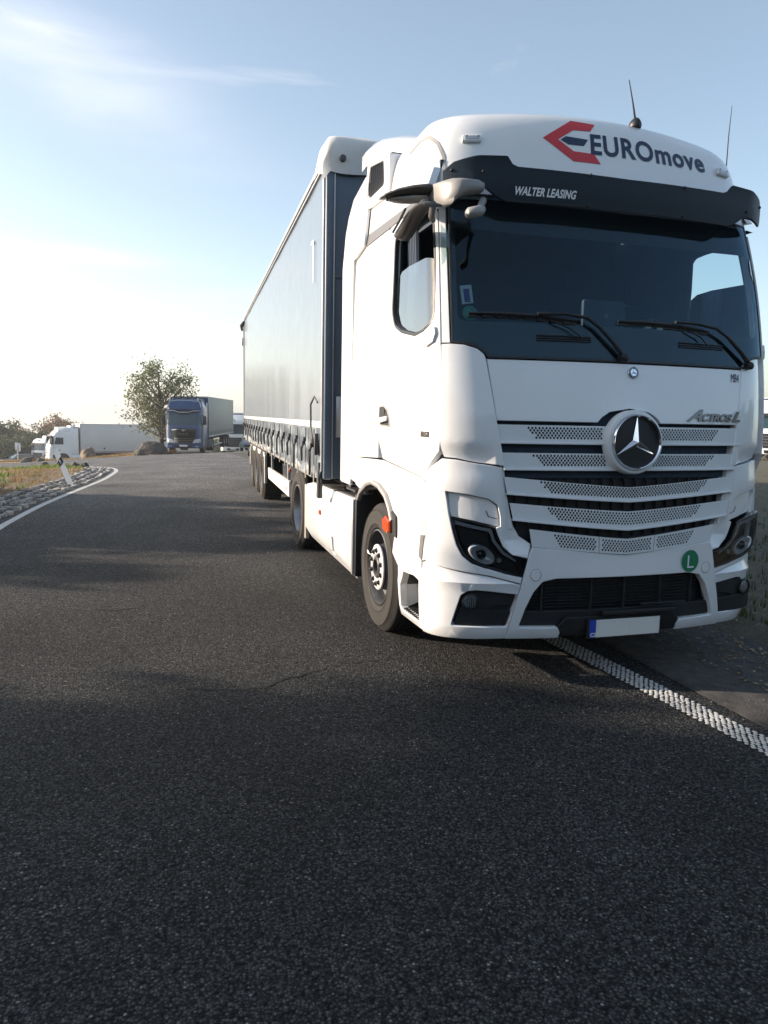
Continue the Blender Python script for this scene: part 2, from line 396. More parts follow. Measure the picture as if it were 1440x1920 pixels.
# inner shell with openings (seen as the dark joints between panels and from inside)
WS = [(-1.146, 2.133), (-1.07, 2.127), (-1.0, 2.106, .03), (-.957, 2.072), (-.94, 2.045), (.94, 2.045), (.957, 2.072), (1.0, 2.106, .03), (1.07, 2.127), (1.146, 2.133), (1.14, 2.6), (1.128, 3.07), (-1.128, 3.07), (-1.14, 2.6)]
CLEAR = [(-1.10, 2.27), (1.10, 2.27), (1.095, 2.6), (1.085, 3.03), (-1.085, 3.03), (-1.095, 2.6)]
WIN0 = [(-2.055, 2.91), (-2.14, 2.42), (-2.07, 2.315), (-1.9, 2.255), (-1.6, 2.205), (-1.42, 2.212), (-1.27, 2.26), (-1.237, 2.64), (-1.235, 2.88), (-1.262, 2.99), (-1.38, 3.015), (-1.69, 3.02), (-1.97, 3.0)]
WIN = [(p.x, p.y) for p in fillet(WIN0, .14, 5)]
def grow(pts, g):
    cx = sum(p[0] for p in pts) / len(pts); cy = sum(p[1] for p in pts) / len(pts); out = []
    n = len(pts)
    for i in range(n):
        a, b, c = Vector(pts[i - 1][:2]), Vector(pts[i][:2]), Vector(pts[(i + 1) % n][:2])
        n1 = Vector(((b - a).y, -(b - a).x)).normalized(); n2 = Vector(((c - b).y, -(c - b).x)).normalized(); nn = (n1 + n2).normalized()
        if nn.dot(b - Vector((cx, cy))) < 0: nn = -nn
        out.append((b.x + nn.x * g, b.y + nn.y * g))
    return out
panel('cab_shell', [(-3.3, 1.32), (3.3, 1.32), (3.3, 3.3), (-3.3, 3.3)], M['inter'], TR, d=-.05, th=.015, bev=0,
      holes=[grow(CLEAR, .03), grow(WIN, .012), [(-x, z) for x, z in grow(WIN, .012)]])
bm = bmesh.new()
box(bm, (0, 1.45, 3.25), (2.0, 1.6, .03)); box(bm, (.02, 2.05, 2.3), (2.46, .04, 2.1)); box(bm, (1.11, 1.35, 3.12), (.03, 1.5, .36)); box(bm, (-1.11, 1.35, 3.12), (.03, 1.5, .36)); box(bm, (0, 1.3, 1.3), (2.3, 2.0, .05))
frombm('cab_lining', bm, M['inter'], TR)

# windscreen
panel('windscreen', grow(WS, -.004), M['wglass'], TR, d=.004, th=0, bev=0)
panel('windscreen_border', grow(WS, -.006), M['frit'], TR, d=-.006, th=.006, bev=0, holes=[fillet(CLEAR, .05)])
panel('windscreen_seal', grow(WS, -.001), M['black'], TR, d=.008, th=.03, bev=.002, holes=[grow(WS, -.018)])
# flap under the windscreen
panel('front_flap', [(-.945, 2.04), (.945, 2.04), (.925, 1.668), (.24, 1.668), (.21, 1.70), (.15, 1.735), (0, 1.757), (-.15, 1.735), (-.21, 1.70), (-.24, 1.668), (-.925, 1.668)], M['white'], TR, d=.0, th=.03)
# wind deflectors at the corners
dl = [(-1.212, 2.125), (-1.146, 2.126), (-1.07, 2.12), (-1.0, 2.098, .03), (-.962, 2.066), (-.953, 2.04), (-.93, 1.69), (-.895, 1.392), (-.95, 1.398), (-1.05, 1.412), (-1.148, 1.433), (-1.222, 1.437), (-1.236, 1.465), (-1.222, 1.9)]
def dlf(s, z):
    a = abs(s); v = .012
    if z < 1.53 and a > .95:   # the tucked-in lower facet
        v -= min(.03, (1.53 - z) * .3) * min(1, (a - .95) / .07)
    return v
panel('corner_deflector', dl, M['white'], TR, th=.05, both=True, gs=.03, gz=.03, dfun=dlf)
panel('windscreen_pillar', [(-1.2, 3.0), (-1.15, 3.03), (-1.152, 2.6), (-1.155, 2.135), (-1.214, 2.135), (-1.208, 2.5)], M['white'], TR, d=.004, th=.03, both=True)

# grille: black backing, ribs, perforated slats
panel('grille_backing', [(-.93, 1.68), (.93, 1.68), (.86, 1.05), (.76, .93), (.0, .80), (-.76, .93), (-.86, 1.05)], M['black'], TR, d=-.075, th=0, bev=0)
bm = bmesh.new()
for i in range(-9, 10):
    x = i * .09
    for z0, z1 in ((1.0 - .06 * (1 - abs(x)), 1.66),):
        for k in range(4):
            za = z0 + (z1 - z0) * k / 4; zb = z0 + (z1 - z0) * (k + 1) / 4
            p = P(x, (za + zb) / 2, -.06); box(bm, p, (.008, .02, (zb - za)))
frombm('grille_rib', bm, M['dark'], TR)
def slat(name, xt, zt, ztc, xb, zb, zbc, holes, split=False, hole_r=.0084, pitch=.0240, star=0):
    """one perforated slat; zt / zb heights at the ends, ztc / zbc at the centre (the lower slats dip into a V)"""
    NX = 12
    def edge(xe, ze, zc, n=NX): return [(-xe + 2 * xe * i / n, zc + (ze - zc) * abs(-1 + 2 * i / n) ** 1.15) for i in range(n + 1)]
    spans = [(-1, 1)] if not split else [(-1, -.31), (-.302, .302), (.31, 1)]
    for a, b in spans:
        top = edge(xt, zt, ztc, 24); bot = edge(xb, zb, zbc, 24)
        def at(L, u):
            x = u; q = (x + 1) / 2 * 24; i = min(int(q), 23); f = q - i
            return (L[i][0] * (1 - f) + L[i + 1][0] * f, L[i][1] * (1 - f) + L[i + 1][1] * f)
        us = [a + (b - a) * i / 12 for i in range(13)]
        if a < 0 < b: us = sorted(set(us + [0.0]))
        T = [at(top, u) for u in us]; B = [at(bot, u) for u in us]
        hs = []
        rows, z_top, z_bot, hx0, slope = holes
        for rI in range(rows):
            fr = (rI + .5) / rows
            hx = hx0 - slope * rI
            n = int(hx / pitch)
            for i in range(-n, n + 1):
                x = (i + (.5 if rI % 2 else 0)) * pitch
                if abs(x) > hx: continue
                if star and abs(x) < star: continue
                u = x / xt
                if not (a + .03 < u < b - .03): continue
                zt_ = at(top, u)[1]; zb_ = at(bot, u * xt / xb if abs(u * xt / xb) <= 1 else u)[1]
                z = zt_ + (zb_ - zt_) * (z_top + (z_bot - z_top) * fr)
                hs.append([(x + hole_r * math.cos(k * math.pi / 4 + .39), z + hole_r * math.sin(k * math.pi / 4 + .39)) for k in range(8)])
        ol = T + B[::-1]
        panel(name, ol, M['white2'], TR, d=.0, th=.006, holes=hs, bev=0, gs=.10, gz=0, rnd=0)
slat('grille_slat', .925, 1.645, 1.645, .912, 1.54, 1.54, (5, .10, .80, .735, .014), star=.205)
slat('grille_slat', .91, 1.474, 1.474, .90, 1.378, 1.378, (5, .10, .82, .70, .014), star=.19)
slat('grille_slat', .90, 1.326, 1.262, .885, 1.228, 1.178, (5, .05, .80, .665, .018))
slat('grille_slat', .87, 1.165, 1.108, .85, 1.068, .998, (5, .06, .80, .62, .018))
slat('grille_slat', .735, 1.003, .932, .715, .892, .832, (5, .12, .88, .575, .012), split=True)
for k, (xe, z, zc, drop) in enumerate(((.925, 1.54, 1.54, .012), (.90, 1.378, 1.378, .012), (.885, 1.228, 1.178, .012), (.85, 1.068, .998, .012))):
    L = [(-xe + 2 * xe * i / 16, zc + (z - zc) * abs(-1 + i / 8) ** 1.15) for i in range(17)]
    panel('slat_ledge', L + [(x, q - drop) for x, q in L[::-1]], M['white2'], TR, d=.012, th=.05, bev=.002, gs=.1)
# grille side frames (the angled cheeks)
panel('grille_cheek', [(-.952, 1.66), (-.925, 1.66), (-.905, 1.40), (-.89, 1.25), (-.862, 1.10), (-.842, 1.0), (-.87, 1.0), (-.885, 1.10), (-.915, 1.39)], M['white'], TR, d=-.02, th=.06, both=True)

# corner panel round the headlight
HT = [(-1.178, 1.066), (-1.07, 1.045), (-.969, 1.012, .02), (-.952, .965), (-.916, .892, .03), (-.850, .840), (-.739, .812)]
HB = [(-.770, .698), (-.886, .720), (-1.017, .757), (-1.073, .786), (-1.119, .832), (-1.147, .897), (-1.168, .983)]
REC = [(-1.205, 1.228), (-1.10, 1.215), (-1.01, 1.190, .03), (-.953, 1.150, .03), (-.938, 1.08), (-.935, 1.02)]
cp = [(-1.326, 1.345), (-1.29, 1.38), (-1.228, 1.428), (-1.148, 1.424), (-1.05, 1.404), (-.95, 1.388), (-.892, 1.38), (-.888, 1.24), (-.862, 1.10), (-.84, 1.02), (-.80, .955), (-.715, .905), (-.735, .855), (-.742, .818)]
cp += [p for p in reversed(HT[:-1])][0:4] + [(-.937, 1.02)] + [(p[0], p[1]) for p in reversed(REC)] + [(-1.19, 1.10)] + [(-1.183, 1.06)]
cp += [(p[0] - (.004 if i > 2 else 0), p[1] - .003) for i, p in enumerate(reversed(HB))]
cp += [(-.782, .658), (-1.05, .72), (-1.333, .768), (-1.336, .94), (-1.333, 1.26)]
def cpf(s, z):
    a = abs(s); v = 0
    # flared brow below the deflector, tucked back toward the grille
    v += .012 * math.exp(-((z - 1.27) / .09) ** 2) * min(1, max(0, (a - .90) / .12))
    if a < .93: v -= .035 * min(1, (.93 - a) / .07) if z > .93 else .035 * min(1, (.93 - a) / .12) * max(0, min(1, (z - .84) / .09))
    return v
cp_u = []
for p in cp:
    if not cp_u or (Vector(p[:2]) - Vector(cp_u[-1][:2])).length > .004: cp_u.append(p)
panel('corner_panel', cp_u, M['white'], TR, d=.004, th=.05, both=True, gs=.03, gz=.03, dfun=cpf)
rc = [(-1.20, 1.225), (-1.10, 1.212), (-1.012, 1.187, .03), (-.957, 1.147, .03), (-.942, 1.08), (-.94, 1.02), (-.969, 1.016), (-1.07, 1.049), (-1.178, 1.070), (-1.19, 1.10)]
panel('headlight_brow', rc, M['white'], TR, d=-.016, th=.02, both=True, gs=.04, gz=.04)
a, b = panel('tow_eye_mark', [(-1.02, 1.115), (-1.01, 1.075), (-.955, 1.062), (-.955, 1.067), (-1.005, 1.08), (-1.015, 1.115)], M['grey'], TR, d=-.0145, th=0, bev=0, both=True)
# headlights
def make_headlight(sg):
    e = empty('headlight', (0, 0, 0), 0, TR); f = (lambda L: L) if sg < 0 else mir
    ol = [(p[0], p[1]) for p in HT] + HB
    panel('housing', f(grow(ol, .0)), M['gloss'], e, d=-.075, th=0, bev=0)
    panel('housing_rim', f(ol), M['gloss'], e, d=.0, th=.07, bev=.003, holes=[f(grow(ol, -.014))], gs=.04)
    st = [(-1.160, 1.046), (-.993, 1.000, .01), (-.967, .93), (-.903, .857, .02), (-.82, .805), (-.82, .792), (-.912, .840, .02), (-.985, .92), (-1.008, .983, .01), (-1.160, 1.024)]
    panel('light_strip', f(st), M['strip'], e, d=-.012, th=.015, bev=.002, gs=.04)
    panel('inner_bezel', f([(-1.15, 1.0), (-1.02, .97), (-.99, .90), (-.93, .83), (-.82, .78), (-.80, .715), (-.89, .735), (-1.01, .775), (-1.09, .83), (-1.135, .91)]), M['black'], e, d=-.055, th=.02, bev=.003, gs=.05)
    c = P(sg * 1.033, .838, -.015); n = PN(sg * 1.033, .838)
    q = Vector((0, -1, 0)).rotation_difference((n + Vector((0, -1, .0)) * 1.2).normalized()).to_matrix().to_4x4()
    bm = bmesh.new(); lathe(bm, [(.078, .02), (.072, -.004), (.066, -.006), (.05, .012), (.030, .02)], 32, 'Y')
    bmesh.ops.transform(bm, matrix=Matrix.Translation(c) @ q @ Matrix.Rotation(.5 * sg * -1, 4, 'Y') @ Matrix.Diagonal((1.25, 1, .68, 1)), verts=bm.verts)
    frombm('reflector', bm, M['reflector'], e)
    bm = bmesh.new(); lathe(bm, [(.032, .02), (.029, .0), (.020, -.008), (.010, -.012)], 24, 'Y'); disc(bm, .010, -.012, 24, 'Y')
    bmesh.ops.transform(bm, matrix=Matrix.Translation(c) @ q, verts=bm.verts); frombm('projector_lens', bm, M['gloss'], e)
    c2 = P(sg * .93, .80, -.03); bm = bmesh.new(); lathe(bm, [(.016, .01), (.014, -.004)], 16, 'Y', c2); disc(bm, .014, -.004, 16, 'Y', c2); frombm('side_bulb', bm, M['silver'], e)
    panel('lamp_cover', f(grow(ol, -.006)), M['clear'], e, d=-.002, th=0, bev=0, gs=.04)
for sg in (-1, 1): make_headlight(sg)

# bumper
FOG = [(-1.161, .377), (-1.134, .5), (-1.117, .578, .02), (-1.088, .607, .02), (-1.05, .614), (-.796, .588), (-.857, .379)]
bc = [(-1.333, .760), (-1.05, .712), (-.784, .650), (-.80, .58), (-.866, .297), (-1.19, .287), (-1.372, .283), (-1.374, .60), (-1.372, .755)]
panel('bumper_corner', bc, M['white'], TR, d=.006, th=.05, holes=[fillet(FOG, .012)], both=True, gs=.04, gz=.06, dfun=lambda s, z: -.018 * max(0, min(1, (z - .665) / .06)) + (.012 * max(0, 1 - abs(z - .655) / .02)))
cb = sym([(.0, .836), (.712, .895), (.736, .845), (.782, .640), (.797, .58), (.860, .297), (.48, .293), (.475, .325, .012), (.49, .367, .02), (.78, .373, .015), (.737, .5), (.69, .60), (.625, .668, .03), (.53, .686, .04), (.2, .690)][:])
# (the centre bumper is a closed frame: outer outline with the air intake cut out of it, open at the number plate)
outer = [(0, .826), (.71, .888), (.733, .845), (.778, .642), (.794, .58), (.858, .297), (.475, .293), (.47, .33, .012), (.49, .366, .015), (.775, .374, .012), (.737, .5), (.69, .60), (.63, .668, .04), (.53, .688, .04), (0, .688)]
cbo = outer[:-1] + [(-p[0], *p[1:]) for p in reversed(outer[1:-1])]
panel('bumper_centre', cbo, M['white'], TR, d=.008, th=.05, gs=.05, gz=.06, dfun=lambda s, z: -.02 * max(0, min(1, (z - .70) / .12)) * max(0, 1 - abs(s) / .7))
panel('air_intake_back', [(-.80, .36), (.80, .36), (.72, .70), (-.72, .70)], M['black'], TR, d=-.09, th=0, bev=0)
panel('intake_lip', [(-.79, .372), (.79, .372), (.775, .43), (.745, .47), (-.745, .47), (-.775, .43)], M['dark'], TR, d=-.02, th=.05, bev=.006)
bm = bmesh.new()
for k in range(9):
    z = .49 + k * .021
    for i in range(14):
        x0 = -.69 + i * .098; box(bm, ((x0 + .049) * .9, P(x0 * .9, z).y + .055, z), (.086, .02, .006))
for x in (-.56, -.22, .02, .30, .56): box(bm, (x, P(x, .55).y + .04, .56), (.012, .03, .22))
frombm('intake_louvre', bm, M['dark'], TR)
bm = bmesh.new(); box(bm, (.12, .0, .455), (.55, .05, .03), .008); box(bm, (.30, .0, .50), (.35, .03, .014), .004)
frombm('intake_bar', bm, M['dark'], TR)
panel('plate_carrier', [(-.475, .30), (.475, .30), (.468, .33), (.488, .372), (.43, .43), (-.43, .43), (-.488, .372), (-.468, .33)], M['black'], TR, d=.002, th=.05, rnd=.01)
for sg in (-1, 1):
    c = P(sg * .68, .71, 0)
    f = lambda x, z, q, sg=sg: P(sg * .68 + x, .745 - .033 + z, q + .011)
    ring = [(.036 * math.cos(k * math.pi / 12), .036 * math.sin(k * math.pi / 12)) for k in range(24)]
    panel('tow_cover', ring, M['white'], TR, th=.003, surf=f, bev=.002, gs=0, gz=0)
    rg2 = [(p[0] * 1.09, p[1] * 1.09) for p in ring]
    panel('tow_cover_joint', rg2, M['grey'], TR, th=.0, surf=lambda x, z, q, f=f: f(x, z, q - .0065 + .004), bev=0, gs=0, gz=0, holes=[ring])
def make_fog(sg):
    e = empty('fog_lamp', (0, 0, 0), 0, TR); f = (lambda L: L) if sg < 0 else mir
    panel('pocket', f(grow(FOG, .02)), M['black'], e, d=-.045, th=0, bev=0)
    panel('pocket_step', f([(-1.15, .372), (-1.12, .49), (-.835, .475), (-.865, .372)]), M['dark'], e, d=-.012, th=.03, bev=.005)
    panel('lamp_fairing', f([(-1.11, .60), (-.81, .583), (-.83, .51), (-.95, .50), (-1.0, .475), (-1.08, .475), (-1.12, .52)]), M['dark'], e, d=-.030, th=.015, bev=.006, rnd=.02)
    c = P(sg * 1.07, .535, -.012); nn = (PN(sg * 1.07, .535) + Vector((0, -1, 0))).normalized(); q = Vector((0, -1, 0)).rotation_difference(nn).to_matrix().to_4x4()
    for nm, pr, mm in (('bezel', [(.058, .02), (.056, -.006), (.049, -.008), (.045, .004)], 'black'), ('reflector', [(.045, .004), (.040, .02), (.02, .032), (.004, .035)], 'reflector'), ('lens', [(.046, -.002), (.035, -.009), (.018, -.012), (.003, -.013)], 'clear')):
        bm = bmesh.new(); lathe(bm, pr, 28, 'Y'); bmesh.ops.transform(bm, matrix=Matrix.Translation(c) @ q, verts=bm.verts); frombm(nm, bm, M[mm], e)
    bm = bmesh.new()
    for k in range(-2, 3): box(bm, (k * .013, .012, -.01), (.004, .018, .05))
    bmesh.ops.transform(bm, matrix=Matrix.Translation(c) @ q, verts=bm.verts); frombm('lens_rib', bm, M['reflector'], e)
for sg in (-1, 1): make_fog(sg)
# number plate
npl = empty('number_plate', (0, 0, 0), 0, TR)
pf = lambda x, z, q: Vector((x + .02, P(.0, .35).y - .022 - q, z))
panel('plate_surround', [(-.275, .287), (.275, .287), (.275, .418), (-.275, .418)], M['black'], npl, th=.02, surf=pf, bev=.003, gs=0, gz=0)
panel('plate_blank', [(-.216, .295), (.262, .295), (.262, .410), (-.216, .410)], M['plate'], npl, d=.004, th=.004, surf=pf, bev=.002, gs=0, gz=0)
panel('country_band', [(-.262, .295), (-.217, .295), (-.217, .410), (-.262, .410)], M['blueplate'], npl, d=.004, th=.004, surf=pf, bev=.002, gs=0, gz=0)
text_obj('country_code', 'CZ', .034, lambda x, y, q: pf(-.258 + x, .303 + y, .0055 + q), M['printw'], npl, off=.001, ext=.0006)
for x in (-.13, -.055, .03, .115, .19): abox('emboss_line', (x + .02, pf(0, .35, .0045).y, .352), (.0022, .002, .092), M['printw'], npl)

# star emblems
def make_star(name, c, n, r, small=False):
    e = empty(name, (0, 0, 0), 0, TR)
    q = Matrix.Translation(c) @ Vector((0, -1, 0)).rotation_difference(n).to_matrix().to_4x4()
    def add(nm, bm, mm):
        bmesh.ops.transform(bm, matrix=q, verts=bm.verts); return frombm(nm, bm, mm, e, angle=35)
    if not small:
        bm = bmesh.new(); lathe(bm, [(r * 1.17, .06), (r * 1.165, .01), (r * 1.12, -.005), (r * 1.02, -.008), (r * 1.0, .0)], 64, 'Y'); add('bezel', bm, M['white2'])
        bm = bmesh.new(); lathe(bm, [(r * 1.005, .0), (r * 1.0, -.022), (r * .965, -.030), (r * .925, -.022), (r * .915, .0)], 64, 'Y'); add('ring', bm, M['chrome'])
        bm = bmesh.new(); lathe(bm, [(r * .92, .0), (r * .5, -.003), (.004, -.005)], 48, 'Y'); disc(bm, .004, -.005, 24, 'Y'); add('backplate', bm, M['black'])
    else:
        bm = bmesh.new(); lathe(bm, [(r, .002), (r, -.006), (r * .93, -.008)], 40, 'Y'); disc(bm, r * .93, -.008, 40, 'Y'); add('rim', bm, M['chrome'])
        bm = bmesh.new(); lathe(bm, [(r * .9, -.0085), (r * .9, -.0095), (r * .62, -.0095), (r * .62, -.0085)], 40, 'Y'); add('dark_ring', bm, M['navy'])
        bm = bmesh.new()
        for k in range(16):
            if k in (4, 12): continue
            t = k * math.pi / 8; box(bm, (r * .76 * math.cos(t), -.010, r * .76 * math.sin(t)), (r * .10, .002, r * .16), rot=Matrix.Rotation(math.pi / 2 - t, 3, 'Y'))
        add('rim_mark', bm, M['printw'])
    R1 = r * (.95 if not small else .60); bm = bmesh.new()
    top = bm.verts.new((0, -.035 if not small else -.014, 0)); bot = []
    y0 = -.006 if not small else -.0095; outer = []; inner = []
    for k in range(3):
        t = math.pi / 2 + k * 2 * math.pi / 3
        outer.append(bm.verts.new((R1 * math.cos(t), y0 - .006 * (not small), R1 * math.sin(t))))
        t2 = t + math.pi / 3; inner.append(bm.verts.new((r * .155 * math.cos(t2), y0, r * .155 * math.sin(t2))))
    for k in range(3):
        bm.faces.new((top, outer[k], inner[k])); bm.faces.new((top, inner[k - 1], outer[k]))
    add('star', bm, M['chrome']); me = e.children[-1].data
    for p in me.polygons: p.use_smooth = False
make_star('star_emblem', P(.0, 1.545, .055), Vector((0, -1, .05)).normalized(), .173)
make_star('round_badge', P(.03, 1.985, .004), PN(.0, 1.985), .038, small=True)

# lettering on the front
SF = lambda s0, z0, tilt=0, d=.003: (lambda x, y, q: P(s0 + x - tilt * y, z0 + y + tilt * x, q + d))
text_obj('model_lettering', 'A', .105, SF(.455, 1.690), M['dchrome'], TR, shear=.55, off=.003, ext=.006, xs=1.55)
text_obj('model_lettering', 'CTROS', .068, SF(.565, 1.690), M['dchrome'], TR, shear=.35, off=.003, ext=.006, xs=1.22, sp=.97)
text_obj('model_lettering', 'L', .095, SF(.84, 1.690), M['dchrome'], TR, shear=.4, off=.003, ext=.006, xs=1.45)
text_obj('class_lettering', 'MB4', .080, SF(.822, 1.955), M['navy'], TR, off=.0, ext=.001, xs=.50)
# L disc
bmL = [(.075 * math.cos(k * math.pi / 16), .075 * math.sin(k * math.pi / 16)) for k in range(32)]
e = empty('round_sticker', (0, 0, 0), 0, TR)
panel('sticker_disc', bmL, M['green'], e, th=.001, bev=0, gs=.03, gz=0, surf=lambda x, z, q: P(.535 + x, .765 + z, q + .0105))
panel('sticker_edge', [(p[0] * 1.03, p[1] * 1.03) for p in bmL], M['printw'], e, th=0, bev=0, gs=0, gz=0, holes=[bmL], surf=lambda x, z, q: P(.535 + x, .765 + z, q + .0103))
text_obj('sticker_letter', 'L', .125, lambda x, y, q: P(.535 - .036 + x, .765 - .045 + y, q + .014), M['printw'], e, off=.0, ext=.0006, xs=1.1)
# roof shell of the cab
bm = bmesh.new()
ss = [-3.35 + i * .15 for i in range(14)] + [-1.4 + i * .04 for i in range(0, 71)] + [1.4 + i * .15 for i in range(14)]
ss = sorted(set(round(max(-3.35, min(3.35, q)), 4) for q in ss)); zs = [3.035, 3.1, 3.18, 3.26, 3.34, 3.42, 3.47, 3.52, 3.56, 3.59, 3.61, 3.625, 3.64, 3.648, 3.655]
G_ = [[bm.verts.new(P(s, z)) for s in ss] for z in zs]
for i in range(len(zs) - 1):
    for k in range(len(ss) - 1): bm.faces.new((G_[i][k], G_[i][k + 1], G_[i + 1][k + 1], G_[i + 1][k]))
prev = G_[-1]
for sc_, dz in ((.93, .012), (.8, .025), (.6, .04), (.3, .05)):
    ring = []
    for v in G_[-1]:
        ring.append(bm.verts.new((v.co.x * sc_, 1.6 + (v.co.y - 1.6) * sc_, v.co.z + (3.70 - v.co.z) * (1 - sc_) + dz * .4)))
    for k in range(len(ring) - 1): bm.faces.new((prev[k], prev[k + 1], ring[k + 1], ring[k]))
    prev = ring
bm.faces.new(prev)
frombm('roof', bm, M['white'], TR, angle=50)
panel('roof_seam', [(-1.75, 3.505), (-1.45, 3.52), (-1.30, 3.49), (-1.215, 3.42), (-1.165, 3.33), (-1.145, 3.2), (-1.165, 3.2), (-1.188, 3.32), (-1.235, 3.405), (-1.31, 3.465), (-1.45, 3.495), (-1.75, 3.48)], M['grey2'], TR, d=.004, th=.01, bev=.002, both=True, gs=.03)
# marker lamps on the roof
for sg in (-1, 1):
    f = lambda x, z, q, sg=sg: P(sg * 1.02 + x, 3.42 + z, q)
    e = empty('marker_lamp', (0, 0, 0), 0, TR)
    panel('lamp_base', [(-.055, -.022), (.055, -.022), (.055, .022), (-.055, .022)], M['white2'], e, d=.022, th=.022, surf=f, rnd=.012, bev=.006)
    panel('lamp_window', [(-.04, -.010), (.04, -.010), (.04, .010), (-.04, .010)], M['silver'], e, d=.024, th=.002, surf=f, rnd=.008, bev=.001)
    for x in (-.03, .03):
        bm = bmesh.new(); disc(bm, .005, 0, 8, 'Y', P(sg * 1.02 + x, 3.428, .027)); frombm('screw', bm, M['black'], e)
# roof logo and lettering
LG = lambda L: [(x - .005, 3.331 + (z - 3.331) * 1.0) for x, z in L]
panel('logo_arrow', LG([(-.520, 3.452), (-.295, 3.572), (-.095, 3.562), (-.145, 3.515), (-.285, 3.512), (-.405, 3.448), (-.285, 3.388), (-.125, 3.384), (-.075, 3.331), (-.285, 3.331)]), M['red'], TR, d=.0025, th=.001, bev=0, gs=.04, gz=.03)
panel('logo_bar', LG([(-.345, 3.470), (-.170, 3.462), (-.205, 3.424), (-.325, 3.424), (-.385, 3.448)]), M['navy'], TR, d=.0028, th=.001, bev=0, gs=.04, gz=.03)
text_obj('roof_lettering', 'EUROmove', .160, SF(-.165, 3.385, .012, .0025), M['navy'], TR, off=.0038, ext=.001, xs=1.24, sp=1.08, res=4)

# sun visor
VT = [(0, 3.128), (.74, 3.138), (.775, 3.15), (.815, 3.198, .02), (.98, 3.19), (1.09, 3.165), (1.145, 3.125)]
VB = [(1.150, 3.035), (1.10, 3.025), (.93, 3.028, .02), (.86, 2.985, .03), (.80, 2.962), (0, 2.950)]
vo = VT + VB[:-1] + [(0, 2.950)] + [(-p[0], *p[1:]) for p in reversed(VB[:-1])] + [(-p[0], *p[1:]) for p in reversed(VT[1:])]
vdf = lambda s, z: .105 + .42 * (z - 2.95) - .05 * max(0, (abs(s) - 1.0) / .15)
vis = empty('sun_visor', (0, 0, 0), 0, TR)
panel('visor_blade', vo, M['visor'], vis, th=.012, bev=.003, dfun=vdf, gs=.05, gz=.03)
panel('visor_rail', [(-.8, 2.962), (.8, 2.962), (.8, 2.970), (-.8, 2.970)], M['dark'], vis, th=.004, d=.004, bev=0, dfun=vdf, gs=.05, gz=0)
for x, z in ((-1.1, 3.12), (1.1, 3.12), (-.27, 3.125), (-.27, 2.975), (.42, 3.125), (.42, 2.975), (.95, 3.06), (-.95, 3.10)):
    bm = bmesh.new(); bmesh.ops.create_uvsphere(bm, u_segments=10, v_segments=6, radius=.010); bmesh.ops.translate(bm, vec=P(x, z, vdf(x, z) + .002), verts=bm.verts); frombm('visor_screw', bm, M['black'], vis)
for x in (-.98, -.27, .42, .98):
    bm = bmesh.new(); tube(bm, [P(x, 3.15, .0), P(x, 3.06, vdf(x, 3.06) - .01)], .012, 6); frombm('visor_bracket', bm, M['black'], vis)
text_obj('visor_lettering', 'WALTER LEASING', .060, lambda x, y, q: P(-.755 + x, 3.0 + y + .0 * x, q + vdf(-.5, 3.0 + y) + .003), M['printw'], vis, off=.0018, shear=.25, ext=.001, xs=.80, sp=1.02)
# dark strip behind the glass that paints in the shade below the visor
panel('visor_shade', [(-1.1, 2.86), (-.5, 2.83), (.5, 2.83), (1.1, 2.86), (1.09, 3.05), (-1.09, 3.05)], M['black'], TR, d=-.02, th=.004, bev=0)

# aerials
bm = bmesh.new(); r_ = bmesh.ops.create_uvsphere(bm, u_segments=16, v_segments=10, radius=.05)
for v in bm.verts:
    v.co.z = max(v.co.z, -.02); v.co.x *= .85 * (1 - .35 * max(0, v.co.z / .05))
bmesh.ops.translate(bm, vec=P(.345, 3.625, .008), verts=bm.verts)
frombm('aerial_base', bm, M['black'], TR)
bm = bmesh.new(); tube(bm, [P(.345, 3.625, .02) + Vector((-.003, 0, .02)), P(.345, 3.625, .02) + Vector((-.03, 0, .13)), P(.345, 3.625, .02) + Vector((-.07, 0, .27))], [.008, .005, .003], 6); frombm('roof_aerial', bm, M['black'], TR)
bm = bmesh.new(); tube(bm, [(1.42, 1.05, 3.36), (1.42, 1.05, 3.9), (1.43, 1.05, 4.12)], [.006, .004, .002], 6); tube(bm, [(1.05, 1.05, 3.34), (1.42, 1.05, 3.36)], .01, 6); frombm('whip_aerial', bm, M['black'], TR)

# wipers
def wiper(blade, arm, bx):
    e = empty('wiper', (0, 0, 0), 0, TR)
    bm = bmesh.new(); pts = [P(blade[0][0] + (blade[1][0] - blade[0][0]) * t / 8, blade[0][1] + (blade[1][1] - blade[0][1]) * t / 8 + .012 * math.sin(math.pi * t / 8), .022) for t in range(9)]
    tube(bm, pts, [.006, .011, .013, .014, .014, .013, .012, .01, .006], 6)
    for i in range(8):
        a, b_ = pts[i], pts[i + 1]; box(bm, ((a + b_) / 2 + Vector((0, .008, -.012))), ((b_ - a).length, .006, .022))
    frombm('blade', bm, M['black'], e)
    bm = bmesh.new(); tube(bm, [P(s, z, d) for s, z, d in arm], [.010, .010, .011, .012, .014, .018], 8); frombm('arm', bm, M['dark'], e)
    bm = bmesh.new(); c = P(arm[-1][0], arm[-1][1], .01); lathe(bm, [(.028, .01), (.026, -.035), (.012, -.045)], 16, 'Y', c); disc(bm, .012, -.045, 16, 'Y', c); frombm('pivot', bm, M['black'], e)
wiper([(-1.037, 2.309), (-.354, 2.285)], [(-.62, 2.312, .045), (-.45, 2.318, .05), (-.30, 2.300, .05), (-.22, 2.250, .045), (-.12, 2.150, .04), (-.05, 2.075, .03)], 0)
wiper([(-.07, 2.300), (.62, 2.275)], [(.34, 2.312, .045), (.50, 2.310, .05), (.66, 2.290, .05), (.76, 2.240, .045), (.88, 2.145, .04), (.965, 2.068, .03)], 0)
